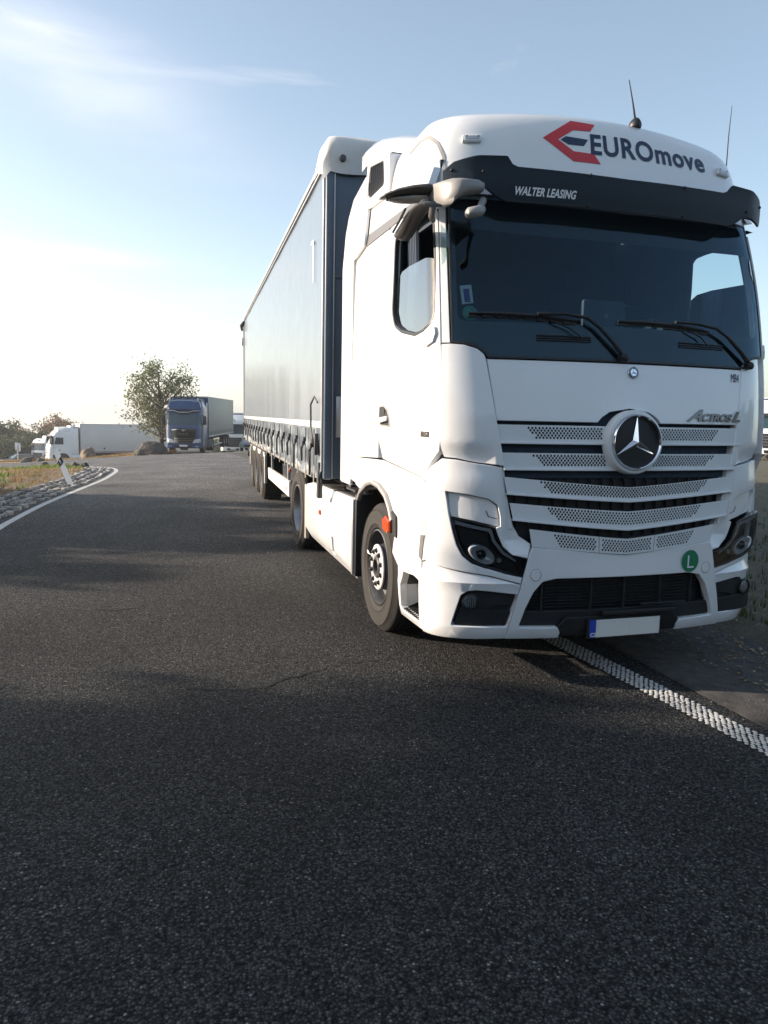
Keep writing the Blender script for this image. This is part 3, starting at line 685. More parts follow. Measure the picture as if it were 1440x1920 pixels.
for s0 in (-.44, .57):
    bm = bmesh.new()
    for k in range(3): tube(bm, [P(s0 - .18 + i * .09, 2.165 + k * .014, .004) for i in range(5)], .006, 5)
    frombm('windscreen_vent', bm, M['black'], TR)
bm = bmesh.new(); tube(bm, [P(-.52, 2.275, .03), P(-.42, 2.24, .03), P(-.33, 2.18, .03)], .005, 5); frombm('washer_hose', bm, M['black'], TR)
bm = bmesh.new(); tube(bm, [P(.45, 2.27, .03), P(.55, 2.23, .03), P(.60, 2.18, .03)], .005, 5); frombm('washer_hose', bm, M['black'], TR)

# mirror arms (camera pods), front mirror, kerb mirror
def mirrors(sg):
    e = empty('mirror_arm', (0, 0, 0), 0, TR)
    S = lambda p: (sg * p[0], p[1], p[2])
    def lens_loft(nm, secs, mm, par, seg=14, ang=45):
        bm = bmesh.new(); rings = []
        for c, ry, rz, th in secs:
            rings.append([bm.verts.new(S((c[0], c[1] + ry * math.cos(t) * math.cos(th) - rz * math.sin(t) * math.sin(th), c[2] + rz * math.sin(t) * math.cos(th) + ry * math.cos(t) * math.sin(th)))) for t in [k * 2 * math.pi / seg for k in range(seg)]])
        for i in range(len(rings) - 1):
            for k in range(seg): bm.faces.new((rings[i][k], rings[i][(k + 1) % seg], rings[i + 1][(k + 1) % seg], rings[i + 1][k]))
        bm.faces.new(rings[0]); bm.faces.new(rings[-1][::-1]); return frombm(nm, bm, mm, par, angle=ang)
    # root pod wrapped round the pillar
    bm = bmesh.new(); rings = []
    secs = [(-.985, .24, 3.028, .03, .018, 0), (-.995, .24, 3.026, .05, .032, 0), (-1.04, .22, 3.022, .06, .044, 0), (-1.11, .22, 3.015, .07, .050, 0), (-1.15, .23, 3.004, .08, .066, 0), (-1.19, .26, 2.985, .09, .094, 0), (-1.225, .33, 2.99, .08, .090, 0), (-1.24, .42, 3.03, .07, .05, 0), (-1.245, .48, 3.05, .05, .03, 0)]
    rings = []
    for x, y, z, ry, rz, _ in secs:
        sq = lambda c_: math.copysign(abs(c_) ** .55, c_)
        rings.append([bm.verts.new(S((x, y + ry * sq(math.cos(t)), z + .012 + .78 * rz * sq(math.sin(t))))) for t in [k * 2 * math.pi / 20 for k in range(20)]])
    for i in range(len(rings) - 1):
        for k in range(20): bm.faces.new((rings[i][k], rings[i][(k + 1) % 20], rings[i + 1][(k + 1) % 20], rings[i + 1][k]))
    bm.faces.new(rings[0]); bm.faces.new(rings[-1][::-1]); frombm('arm_root', bm, M['armgrey'], e, angle=60)
    lens_loft('camera_wing', [((-1.19, .46, 3.055), .06, .034, .0), ((-1.26, .49, 3.066), .09, .036, .0), ((-1.34, .52, 3.062), .10, .030, 0), ((-1.43, .55, 3.048), .09, .024, 0), ((-1.50, .57, 3.03), .06, .014, 0), ((-1.525, .58, 3.02), .03, .007, 0)], M['mirshell'], e, ang=60)
    lens_loft('camera_housing', [((-1.26, .50, 3.02), .055, .018, 0), ((-1.34, .52, 3.015), .065, .022, 0), ((-1.42, .55, 3.012), .05, .018, 0), ((-1.47, .56, 3.012), .03, .01, 0)], M['grey2'], e, ang=60)
    bm = bmesh.new(); box(bm, S((-1.49, .545, 3.02)), (.012, .02, .05), .004); frombm('camera_flap', bm, M['black'], e)
    # front (nose) mirror under the visor
    fm = empty('front_mirror', (0, 0, 0), 0, TR)
    bm = bmesh.new(); tube(bm, [S((-.98, .24, 2.97)), S((-1.03, .16, 2.91)), S((-1.07, .09, 2.865))], [.022, .02, .018], 10); frombm('stalk', bm, M['grey2'], fm)
    lens_loft('mirror_head', [((-1.16, .06, 2.838), .02, .018, .2), ((-1.15, .06, 2.84), .035, .030, .2), ((-1.10, .06, 2.85), .04, .034, .2), ((-1.06, .07, 2.86), .03, .03, .2), ((-1.04, .08, 2.87), .02, .02, .2)], M['grey2'], fm, ang=60)
    # kerb mirror over the door window
    km = empty('kerb_mirror', (0, 0, 0), 0, TR)
    bm = bmesh.new(); sec = [(.64, 2.83, .02), (.63, 2.845, .045), (.58, 2.86, .062), (.50, 2.88, .060), (.42, 2.90, .046), (.33, 2.91, .032), (.22, 2.91, .026), (.12, 2.895, .022), (.05, 2.87, .018)]
    rings = []
    for y, z, w in sec:
        rings.append([bm.verts.new(S((-1.36 + .055 * math.cos(t), y + w * .25 * math.sin(t), z - w * .55 + w * .75 * math.sin(t)))) for t in [k * 2 * math.pi / 14 for k in range(14)]])
    for i in range(len(rings) - 1):
        for k in range(14): bm.faces.new((rings[i][k], rings[i][(k + 1) % 14], rings[i + 1][(k + 1) % 14], rings[i + 1][k]))
    bm.faces.new(rings[0]); bm.faces.new(rings[-1][::-1])
    for f in bm.faces: f.material_index = 1 if f.calc_center_median().z < 2.80 else 0
    frombm('mirror_shell', bm, [M['mirshell'], M['mirshell']], km, angle=60)
    bm = bmesh.new(); tube(bm, [S((-1.36, .06, 2.87)), S((-1.32, .20, 2.84)), S((-1.25, .36, 2.86))], [.018, .018, .016], 10); tube(bm, [S((-1.36, .35, 2.90)), S((-1.30, .40, 2.97)), S((-1.23, .48, 3.0))], .02, 8); frombm('bracket', bm, M['grey'], km)
    bm = bmesh.new(); tube(bm, [S((-1.43, .60, 2.83)), S((-1.43, .46, 2.87)), S((-1.435, .34, 2.905))], .008, 6); frombm('trim_line', bm, M['black'], km)
mirrors(1)
ra = empty('mirror_arm', (0, 0, 0), 0, TR)
bm = bmesh.new(); rings = []
for y, z, w, hh in ((.80, 3.05, .02, .02), (.86, 3.055, .04, .035), (1.0, 3.06, .05, .04), (1.15, 3.055, .045, .035), (1.27, 3.05, .03, .02), (1.31, 3.05, .01, .01)):
    rings.append([bm.verts.new((1.31 + w * math.cos(t), y, z + hh * math.sin(t))) for t in [k * math.pi / 6 for k in range(12)]])
for i in range(5):
    for k in range(12): bm.faces.new((rings[i][k], rings[i][(k + 1) % 12], rings[i + 1][(k + 1) % 12], rings[i + 1][k]))
bm.faces.new(rings[0]); bm.faces.new(rings[-1]); frombm('camera_wing', bm, M['mirshell'], ra, angle=60)
panel('mirror_glass_panel', [(-1.18, 2.86), (-1.13, 2.80), (-1.125, 2.72), (-1.165, 2.62), (-1.185, 2.60)], M['sglass'], TR, d=.03, th=.006, both=True, bev=.001)

# ---- cab side
def hand(L, sg): return L if sg < 0 else mir(L)
DOOR = [(-1.243, 1.47), (-1.228, 1.7), (-1.222, 2.1), (-1.206, 2.95), (-1.235, 3.02, .02), (-1.4, 3.045), (-2.15, 3.04, .08), (-2.26, 2.93), (-2.33, 2.55), (-2.415, 2.2), (-2.43, 1.50), (-2.30, 1.36), (-1.40, 1.30), (-1.338, 1.275), (-1.334, 1.35), (-1.30, 1.40)]
for sg in (-1, 1):
    dr = empty('cab_door', (0, 0, 0), 0, TR)
    panel('door_skin', hand(DOOR, sg), M['white'], dr, d=.006, th=.05, holes=[fillet(grow(hand(WIN, sg), .0), .03)], gs=.03, gz=.08)
    panel('window_rubber', hand(grow(WIN, -.002), sg), M['black'], dr, d=.003, th=.03, holes=[hand(grow(WIN, -.022), sg)], bev=.002, gs=.03)
    GL = [(-2.04, 2.655), (-1.95, 2.69), (-1.77, 2.70), (-1.40, 2.69), (-1.29, 2.675), (-1.245, 2.63), (-1.27, 2.25), (-1.42, 2.21), (-1.6, 2.20), (-1.9, 2.25), (-2.06, 2.31), (-2.11, 2.40)]
    panel('door_glass', hand(GL, sg), M['sglass'], dr, d=-.022, th=.004, bev=.001, gs=.05)
    panel('sill_fin', hand([(-1.60, 2.19), (-1.45, 2.205), (-1.30, 2.215), (-1.256, 2.24), (-1.252, 2.19), (-1.275, 2.14), (-1.34, 2.115), (-1.52, 2.14)], sg), M['white'], dr, d=.022, th=.02, bev=.004, rnd=.01)
    # handle
    hn = empty('door_handle', (0, 0, 0), 0, dr)
    HO = [(-2.41, 1.755), (-2.30, 1.765), (-2.20, 1.735), (-2.14, 1.67), (-2.13, 1.60), (-2.38, 1.603), (-2.425, 1.67)]
    panel('recess', hand(HO, sg), M['grey2'], hn, d=.012, th=.01, holes=[hand(grow(HO, -.016), sg)], rnd=0, bev=.003)
    panel('recess_back', hand(grow(HO, -.01), sg), M['dark'], hn, d=.0075, th=0, bev=0)
    panel('grip', hand([(-2.385, 1.665), (-2.16, 1.68), (-2.16, 1.645), (-2.385, 1.625)], sg), M['white2'], hn, d=.035, th=.02, bev=.006, rnd=.01)
    panel('lock', hand([(-2.33, 1.735), (-2.27, 1.735), (-2.27, 1.695), (-2.33, 1.695)], sg), M['black'], hn, d=.012, th=.003, bev=0)
    text_obj('door_lettering', '1851', .047, (lambda x, y, q, sg=sg: P(-1.425 + x, 1.556 + y, q + .008)) if sg < 0 else (lambda x, y, q: P(1.27 + x, 1.556 + y, q + .008)), M['dchrome'], dr, off=.002, ext=.005, xs=1.15)
    # rear side with locker door
    LK = [(-3.22, 2.235), (-2.50, 2.20), (-2.49, 1.62), (-3.19, 1.612)]
    panel('cab_side', hand([(-2.44, 2.2), (-2.355, 2.55), (-2.285, 2.93), (-2.17, 3.048, .08), (-3.34, 3.05), (-3.34, 1.12), (-3.17, 1.10), (-3.10, 1.33), (-2.445, 1.36)], sg), M['white'], TR, d=.004, th=.04,
          holes=[hand(LK, sg)], gs=.2)
    panel('locker_door', hand(grow(LK, -.005), sg), M['white'], TR, d=.003, th=.02, gs=.2, rnd=.02)
    panel('locker_trim', hand([(-3.18, 1.585), (-2.50, 1.59), (-2.49, 1.545), (-3.17, 1.54)], sg), M['white'], TR, d=.012, th=.01, gs=.2, rnd=.01)
    # front wing with wheel arch and step well
    WELL = [(-1.70, .615), (-1.812, .498), (-1.812, .343), (-1.785, .318), (-1.400, .330), (-1.400, .618), (-1.5, .632)]
    WG = [(-1.341, 1.262), (-1.41, 1.29), (-2.30, 1.348), (-2.43, 1.345), (-3.09, 1.325), (-3.155, 1.09), (-2.93, 1.048), (-2.71, 1.138), (-2.56, 1.168), (-2.36, 1.155), (-2.17, 1.10), (-2.05, 1.02), (-1.98, .94), (-1.945, .83), (-1.93, .71), (-1.812, .635), (-1.865, .52), (-1.848, .34), (-1.865, .262), (-1.40, .285), (-1.379, .29), (-1.378, .75), (-1.341, .77), (-1.343, .94)]
    panel('front_wing', hand(WG, sg), M['white'], TR, d=.004, th=.05, holes=[hand(WELL, sg)], gs=.03, gz=.07, dfun=lambda s, z: .022 * math.exp(-((z - .70) / .10) ** 2) * max(0, min(1, (abs(s) - 1.45) / .1)))
    ar = [(-3.0, .99), (-2.93, 1.055), (-2.71, 1.145), (-2.56, 1.172), (-2.36, 1.16), (-2.17, 1.105), (-2.05, 1.02), (-1.985, .94)]
    bm = bmesh.new(); tube(bm, [P(sg * -s * -1 if False else (s if sg < 0 else -s), z - .012, .012) for s, z in ar], .024, 8); frombm('arch_trim', bm, M['grey2'], TR)
    # step well interior
    sw = empty('step', (0, 0, 0), 0, TR)
    panel('well_back', hand([(-1.84, .30), (-1.37, .30), (-1.37, .66), (-1.84, .66)], sg), M['grey2'], sw, d=-.16, th=0, bev=0)
    for (a, b_) in (((-1.825, .31), (-1.825, .55)), ((-1.39, .31), (-1.39, .63))):
        bm = bmesh.new(); f = [P(sg * abs(a[0]), a[1], 0), P(sg * abs(b_[0]), b_[1], 0), P(sg * abs(b_[0]), b_[1], -.17), P(sg * abs(a[0]), a[1], -.17)]; bm.faces.new([bm.verts.new(q) for q in f]); frombm('well_side', bm, M['white2'], sw)
    bm = bmesh.new()
    a0 = P(sg * 1.80, .322, -.01); a1 = P(sg * 1.41, .322, -.01)
    for i in range(9):
        t = (i + .5) / 9; c = a0.lerp(a1, t); box(bm, (c.x - sg * .075, c.y, .326), (.15, .018, .018), .003)
    for q in (.01, .07, .14): c = (a0 + a1) / 2; box(bm, (c.x - sg * q, c.y, .324), (.012, .40, .012))
    frombm('tread', bm, M['dark'], sw)
    # grab pocket slit behind the bumper corner
    panel('grab_slit', hand([(-1.345, .93), (-1.385, .925), (-1.40, .78), (-1.362, .76)], sg), M['grey'], TR, d=.009, th=.004, bev=.001)
    # amber side lamp
    sl = empty('side_lamp', (0, 0, 0), 0, TR)
    panel('lamp_bracket', hand([(-1.90, .97), (-2.00, 1.0), (-2.13, .94), (-2.12, .85), (-1.87, .82)], sg), M['dark'], sl, d=.02, th=.03)
    panel('amber_lens', hand([(-2.145, .925), (-2.08, .955), (-1.975, .925), (-1.97, .85), (-2.05, .83), (-2.13, .85)], sg), M['orange'], sl, d=.05, th=.035, bev=.01)
    # rear side flap, roof cheek, rail, intake
    X = 1.245
    sf = lambda y, z, q, sg=sg: Vector((sg * (X + q), y, z))
    panel('side_flap', [(2.0, 3.06), (2.03, 3.35), (2.12, 3.64), (2.36, 3.70), (2.70, 3.60), (2.76, 3.45), (2.76, 1.06), (2.365, 1.06), (2.365, 3.0), (2.25, 3.01)], M['white'], TR, d=.006, th=.025, surf=sf, rnd=.04, gs=.2, gz=.3, dfun=lambda y, z: -.10 * max(0, (z - 3.1) / .6) ** 1.3)
    panel('roof_gutter', [(.50, 3.035), (2.0, 3.045), (2.18, 3.09), (2.16, 3.15), (.86, 3.10), (.55, 3.06)], M['grey'], TR, d=-.012, th=.02, surf=sf, gs=.2, gz=0, dfun=lambda y, z: -.18 * (z - 3.035))
    panel('roof_shoulder', [(.52, 3.10), (.9, 3.135), (2.10, 3.19), (2.08, 3.40), (1.5, 3.34), (.9, 3.30), (.60, 3.25)], M['white'], TR, d=-.005, th=.05, surf=sf, gs=.2, gz=.1, dfun=lambda y, z: -.45 * (z - 3.10))
    ik = empty('air_intake', (0, 0, 0), 0, TR)
    IQ = [(1.47, 3.31), (1.48, 3.61), (1.63, 3.66), (2.08, 3.72), (2.19, 3.36)]
    panel('intake_frame', IQ, M['white'], ik, d=-.035, th=.10, surf=sf, holes=[fillet([(1.59, 3.42), (1.62, 3.60), (2.02, 3.67), (2.12, 3.43)], .03)], rnd=.02, bev=.006, gs=0, gz=0)
    bm = bmesh.new(); box(bm, (sg * 1.12, 1.82, 3.49), (.10, .56, .30)); frombm('intake_box', bm, M['dark'], ik)
    bm = bmesh.new()
    for i in range(9):
        y = 1.63 + i * .055; box(bm, (sg * 1.185, y, 3.54), (.03, .014, .24), rot=Matrix.Rotation(sg * .2, 3, 'Z'))
    frombm('intake_louvre', bm, M['grey'], ik)
# roof spoiler between cab and trailer
bm = bmesh.new(); prf = [(.95, 3.60, .95), (1.3, 3.67, 1.02), (1.6, 3.79, 1.08), (1.9, 3.90, 1.11), (2.2, 3.99, 1.13), (2.45, 4.04, 1.13), (2.62, 4.05, 1.12)]
rings = []
for y, z, w in prf:
    row = []
    for t in range(-12, 13):
        u = t / 12; a = abs(u); x = math.copysign(w * min(1, a * 1.12), u) if a < .89 else math.copysign(w, u)
        dz = 0 if a < .7 else -(.18 + .02 * y) * ((a - .7) / .3) ** 2.2
        row.append(bm.verts.new((x, y, z + dz + .03 * (1 - u * u))))
    rings.append(row)
for i in range(len(rings) - 1):
    for k in range(24): bm.faces.new((rings[i][k], rings[i][k + 1], rings[i + 1][k + 1], rings[i + 1][k]))
frombm('roof_spoiler', bm, M['white'], TR, angle=50)
bm = bmesh.new(); box(bm, (0, 2.0, 3.70), (.9, .5, .2), .03); frombm('spoiler_strut', bm, M['grey2'], TR)

# ---- interior
it = empty('cab_interior', (0, 0, 0), 0, TR)
bm = bmesh.new(); box(bm, (0, .68, 2.12), (2.2, .62, .34), .06, 3); box(bm, (.62, .80, 2.28), (.9, .35, .10), .04, 3); frombm('dashboard', bm, M['dash'], it)
bm = bmesh.new(); box(bm, (.12, .62, 2.40), (.34, .05, .22), .02); frombm('dash_screen', bm, M['inter'], it)
bm = bmesh.new(); box(bm, (.13, .593, 2.40), (.03, .004, .035), .001); frombm('screen_mark', bm, M['grey'], it)
bm = bmesh.new()
for k in range(32):
    t = k * math.pi / 16
ringp = [(.225 * math.cos(k * math.pi / 16), .225 * math.sin(k * math.pi / 16)) for k in range(33)]
tube(bm, [(.62 + a, 1.0 + b_ * .75, 2.44 + b_ * .60) for a, b_ in ringp], .016, 8, caps=False)
for t in (.2, 2.94, 4.7): tube(bm, [(.62, 1.0, 2.42), (.62 + .22 * math.cos(t), 1.0 + .165 * math.sin(t), 2.44 + .13 * math.sin(t))], .02, 6)
tube(bm, [(.62, 1.0, 2.42), (.62, .8, 2.3)], .04, 8)
frombm('steering_wheel', bm, M['black'], it)
for x in (-.62, .62):
    s_ = empty('seat', (0, 0, 0), 0, it)
    bm = bmesh.new(); box(bm, (x, 1.62, 2.0), (.52, .5, .16), .05, 3); box(bm, (x, 1.85, 2.42), (.48, .14, .75), .06, 3); box(bm, (x, 1.86, 2.88), (.26, .1, .18), .04, 3)
    o = frombm('seat', bm, M['seat'], it); D.objects.remove(s_)
bm = bmesh.new(); box(bm, (-.78, 1.35, 2.62), (.10, .25, .5), .04, 3); frombm('hanging_jacket', bm, M['curtainred'], it)
for sg in (-1, 1):
    bm = bmesh.new()
    for k in range(6): tube(bm, [(sg * 1.13, 1.02 + k * .035, 3.0), (sg * 1.12, 1.0 + k * .035, 2.7), (sg * 1.13, 1.03 + k * .03, 2.3)], .02, 6)
    frombm('cab_curtain', bm, M['cord'] if False else M['inter'], it)
bm = bmesh.new(); box(bm, (.45, .56, 2.355), (.05, .02, .05), .005); box(bm, (.55, .56, 2.35), (.04, .02, .05), .005); box(bm, (-.55, .48, 2.285), (.26, .15, .004)); frombm('papers', bm, M['paper'], it)
panel('windscreen_permit', [(-1.075, 2.485), (-1.004, 2.492), (-.998, 2.38), (-1.066, 2.37)], M['paper'], it, d=-.003, th=.001, bev=0, holes=[[(-1.055, 2.465), (-1.02, 2.468), (-1.015, 2.395), (-1.05, 2.39)]])
panel('permit_print', [(-1.054, 2.462), (-1.016, 2.465), (-1.012, 2.385), (-1.048, 2.382)], M['purple'], it, d=-.003, th=.001, bev=0)
sf2 = [(.045 * math.cos(k * math.pi / 10), .045 * math.sin(k * math.pi / 10)) for k in range(20)]
panel('emission_sticker', sf2, M['stripe'], it, th=.0, bev=0, gs=0, gz=0, surf=lambda x, z, q: P(-1.022 + x, 2.318 + z, -.003))
text_obj('sticker_letter', '2', .05, lambda x, y, q: P(-1.036 + x, 2.303 + y, .0), M['paper'], it)

# ---- chassis, skirts, wheels
ch = empty('chassis', (0, 0, 0), 0, TR)
bm = bmesh.new()
for sg in (-1, 1): box(bm, (sg * .40, 3.3, .88), (.08, 5.6, .26), .01)
for y in (1.2, 2.5, 3.6, 4.6, 5.9): box(bm, (0, y, .88), (.8, .12, .2), .01)
box(bm, (0, 1.0, .85), (1.5, 1.0, .5), .05); box(bm, (0, 1.44, .5), (2.0, .14, .14), .03); box(bm, (0, 5.14, .5), (2.0, .2, .2), .05)
frombm('frame', bm, M['dark'], ch)
bm = bmesh.new(); box(bm, (0, 4.65, 1.10), (.9, .8, .06), .02); box(bm, (0, 4.6, 1.02), (1.1, .5, .1), .02); frombm('fifth_wheel', bm, M['dark'], ch)
bm = bmesh.new(); box(bm, (0, 2.6, 1.6), (2.2, .06, 1.1), .02); box(bm, (-.7, 2.75, .98), (.9, .35, .02)); box(bm, (-.75, 3.3, 1.0), (.75, .9, .03), .005)
for i in range(7): box(bm, (-.75, 2.95 + i * .12, 1.02), (.7, .02, .012))
frombm('catwalk', bm, M['steeld'], ch)
bm = bmesh.new()
for k in range(3):
    pts = [(-.5 + k * .12 + .05 * math.cos(i * 1.26), 2.7 + i * .012, 1.55 + .28 * math.sin(i * .12 + k) + .05 * math.sin(i * 1.26)) for i in range(50)]
    tube(bm, pts, .008, 5)
tube(bm, [(-1.15, 2.95, 1.02), (-1.05, 3.15, 1.06), (-1.10, 3.35, 1.03), (-1.0, 3.55, 1.06)], .025, 8)
frombm('air_line', bm, M['black'], ch)
for sg in (-1, 1):
    sk = empty('side_skirt', (0, 0, 0), 0, TR)
    s3 = lambda y, z, q, sg=sg: Vector((sg * (1.235 + q), y, z))
    SKO = [(2.335, .205), (2.34, .90), (2.42, 1.0), (2.46, .93), (4.32, .905), (4.62, .86), (4.62, .34), (4.42, .245), (3.2, .22)]
    panel('skirt_panel', SKO, M['white'], sk, d=0, th=.05, surf=s3, bev=.006, gs=.2, gz=.1, holes=[fillet([(3.09, .45), (3.20, .46), (3.20, .30), (3.13, .27), (3.09, .31)], .03)],
          dfun=lambda y, z: -.03 * max(0, (z - .78) / .12) ** 2 - .05 * max(0, (.34 - z) / .12))
    panel('filler_recess', [(3.07, .27), (3.22, .27), (3.22, .48), (3.07, .48)], M['grey'], sk, d=-.045, th=0, surf=s3, bev=0, gs=0, gz=0)
    panel('side_marker', [(3.72, .605), (3.79, .605), (3.79, .655), (3.72, .655)], M['orange'], sk, d=.014, th=.014, surf=s3, bev=.003, gs=0, gz=0)
    bm = bmesh.new(); box(bm, (sg * .85, 3.4, .62), (.7, 1.9, .60), .06, 3); frombm('fuel_tank', bm, M['steeld'], sk)
    bm = bmesh.new(); box(bm, (sg * 1.10, 2.24, .62), (.26, .05, .74), .01); frombm('mud_flap', bm, M['black'], sk)
    bm = bmesh.new(); box(bm, (sg * 1.235, 2.28, .60), (.03, .05, .68), .008); frombm('flap_edge', bm, M['silver'], sk)
    # liner of the front wheel arch
    bm = bmesh.new(); rows = []
    for k in range(15):
        t = -.15 + k * (math.pi + .2) / 14
        rows.append([bm.verts.new((sg * x, 1.46 + .63 * math.cos(t), .53 + .60 * math.sin(t))) for x in (1.20, .85)])
    for i in range(14): bm.faces.new((rows[i][0], rows[i][1], rows[i + 1][1], rows[i + 1][0]))
    frombm('arch_liner', bm, M['black'], TR)
    bm = bmesh.new(); box(bm, (sg * .85, 1.46, .75), (.02, 1.3, .9)); frombm('arch_wall', bm, M['black'], TR)
    bm = bmesh.new(); box(bm, (sg * 1.0, 1.98, .98), (.004, .05, .09), rot=Matrix.Rotation(.2, 3, 'X')); frombm('arch_label', bm, M['paper'], TR)
    # rear mudguards
    bm = bmesh.new(); rows = []
    for k in range(13):
        t = R(28) + k * R(150) / 12
        rows.append([bm.verts.new((sg * x, 5.14 + .60 * math.cos(t), .50 + .585 * math.sin(t))) for x in (1.20, 1.16, .70)])
    for i in range(12):
        for j in range(2): bm.faces.new((rows[i][j], rows[i][j + 1], rows[i + 1][j + 1], rows[i + 1][j]))
    bmesh.ops.solidify(bm, geom=bm.faces[:], thickness=.012)
    for f in bm.faces: f.material_index = 0
    frombm('rear_mudguard', bm, M['black'], TR)
    bm = bmesh.new(); box(bm, (sg * 1.215, 4.66, .52), (.05, .045, .66), .012); frombm('mudguard_edge', bm, M['dirtywhite'], TR)
    bm = bmesh.new(); tube(bm, [(sg * 1.22, 5.60, .84), (sg * 1.22, 5.72, .72), (sg * 1.22, 5.78, .52)], .016, 6); frombm('flap_bar', bm, M['silver'], TR)
    bm = bmesh.new(); box(bm, (sg * .98, 5.80, .48), (.50, .02, .62), .005); frombm('rear_flap', bm, M['black'], TR)
    make_wheel(TR, sg * 1.235, 1.46, sg, 'front', w=.30)
    make_wheel(TR, sg * 1.24, 5.16, sg, 'rear', w=.62)
bm = bmesh.new(); box(bm, (0, .9, .42), (1.8, .9, .3), .05); frombm('engine_tray', bm, M['black'], ch)
# ================================================================== the semi-trailer behind the tractor
TL = empty('semi_trailer', (-.011, 4.6, 0), R(-2.19))
tag(TL, 'long grey curtain-sided semi-trailer coupled behind the large white tractor in the foreground', 'trailer')
Y0, Y1, XT = 3.08 - 4.6, 15.6 - 4.6, 1.27     # local front, rear, half width
ZT, ZB = 4.06, 1.05
# curtain: a grid with soft vertical ripples, crinkled towards the hem
def make_curtain(sg):
    bm = bmesh.new(); ny, nz = 190, 46; rows = []
    ya, yb = Y0 + .05, Y1 - .02
    zs = [1.03 + .62 * (i / 20) for i in range(20)] + [1.65 + (ZT - .03 - 1.65) * (i / 25) for i in range(26)]
    for i in range(ny + 1):
        y = ya + (yb - ya) * i / ny; row = []
        ph = ((y - ya) / .67) % 1
        for z in zs:
            low = max(0, (1.62 - z) / .6)
            d = .006 * noise.noise((y * 1.4, z * .35, 3)) + .004 * math.exp(-((ph - .0) / .03) ** 2) * max(0, min(1, (2.6 - z)))
            d += .06 * low * noise.noise((y * 2.6, z * 5, 9)) + .022 * low * noise.noise((y * 8, z * 9, 4))
            d -= .014 * low * (math.exp(-((ph) / .07) ** 2) + math.exp(-((1 - ph) / .07) ** 2))
            zz = z
            if z < 1.06: zz = 1.045 + .03 * noise.noise((y * 1.1, 7, 1)) + (.0 if y > ya + .5 else -.02)
            row.append(bm.verts.new((sg * (XT + .005 + d), y, zz)))
        rows.append(row)
    for i in range(ny):
        for k in range(len(zs) - 1):
            f = bm.faces.new((rows[i][k], rows[i + 1][k], rows[i + 1][k + 1], rows[i][k + 1]))
    return frombm('curtain', bm, M['curtain'], TL, angle=60)
for sg in (-1, 1): make_curtain(sg)
S_ = lambda y, z, q: Vector((-(XT + q), y, z))
panel('curtain_hem', [(Y0 + .10, 1.545), (Y0 + .10, 1.615), (Y1 - .05, 1.60), (Y1 - .05, 1.545)], mat('pale_hem', (.50, .50, .50), .5, var=.05), TL, d=.012, th=.006, surf=S_, bev=.002, gs=.6, gz=0)
# buckled straps down to the side rail
sy = [3.45, 4.11, 4.79, 5.49, 6.14, 6.81, 7.56, 8.24, 8.9, 9.6, 10.25, 10.92, 11.6, 12.27, 12.94, 13.6, 14.27, 14.9, 15.4]
for i, y in enumerate(sy):
    y -= 4.6; y += .05 if i == 0 else 0
    rr = random.Random(i)
    bm = bmesh.new()
    box(bm, (-(XT + .030), y, 1.455), (.006, .045, .15)); box(bm, (-(XT + .030), y, 1.19), (.005, .022, .32)); box(bm, (-(XT + .026), y, 1.03), (.012, .03, .05), .003)
    tl = rr.uniform(.18, .34); a = rr.uniform(-.02, .10)
    tube(bm, [(-(XT + .045), y, 1.38), (-(XT + .07), y + .03 + a * .3, 1.30), (-(XT + .055), y + .05 + a, 1.36 - tl)], [.013, .015, .012], 4)
    st = frombm('strap', bm, M['webbing'], TL)
    bm = bmesh.new(); box(bm, (-(XT + .048), y, 1.385), (.028, .05, .085), .006); box(bm, (-(XT + .066), y, 1.35), (.012, .04, .07), .003)
    frombm('buckle', bm, M['steeld'], st)
    bm = bmesh.new(); box(bm, (-(XT + .030), y, 1.06), (.007, .03, .18)); frombm('strap_end', bm, M['cord'], st)
# side rail, roof edge
bm = bmesh.new(); box(bm, (-(XT - .03), (Y0 + Y1) / 2 + .4, 1.05), (.05, Y1 - Y0 - .9, .12), .01); box(bm, ((XT - .03), (Y0 + Y1) / 2, 1.05), (.05, Y1 - Y0, .12), .01); frombm('side_rail', bm, M['alu'], TL)
bm = bmesh.new()
for sg in (-1, 1):
    box(bm, (sg * (XT + .004), (Y0 + Y1) / 2, ZT + .01), (.05, Y1 - Y0 - .3, .05), .012)
    box(bm, (sg * (XT + .01), (Y0 + Y1) / 2, ZT - .06), (.035, Y1 - Y0 - .3, .022), .006)
frombm('roof_rail', bm, M['alu'], TL)
bm = bmesh.new(); rows = []
for i in range(41):
    y = Y0 + .25 + (Y1 - Y0 - .25) * i / 40
    rows.append([bm.verts.new((x, y, ZT + .045 + .02 * noise.noise((x, y * .8, 2)) + .02 * (1 - (x / 1.27) ** 2))) for x in (-1.26, -.8, -.3, .3, .8, 1.26)])
for i in range(40):
    for k in range(5): bm.faces.new((rows[i][k], rows[i][k + 1], rows[i + 1][k + 1], rows[i + 1][k]))
frombm('roof_tarpaulin', bm, M['hood'], TL)
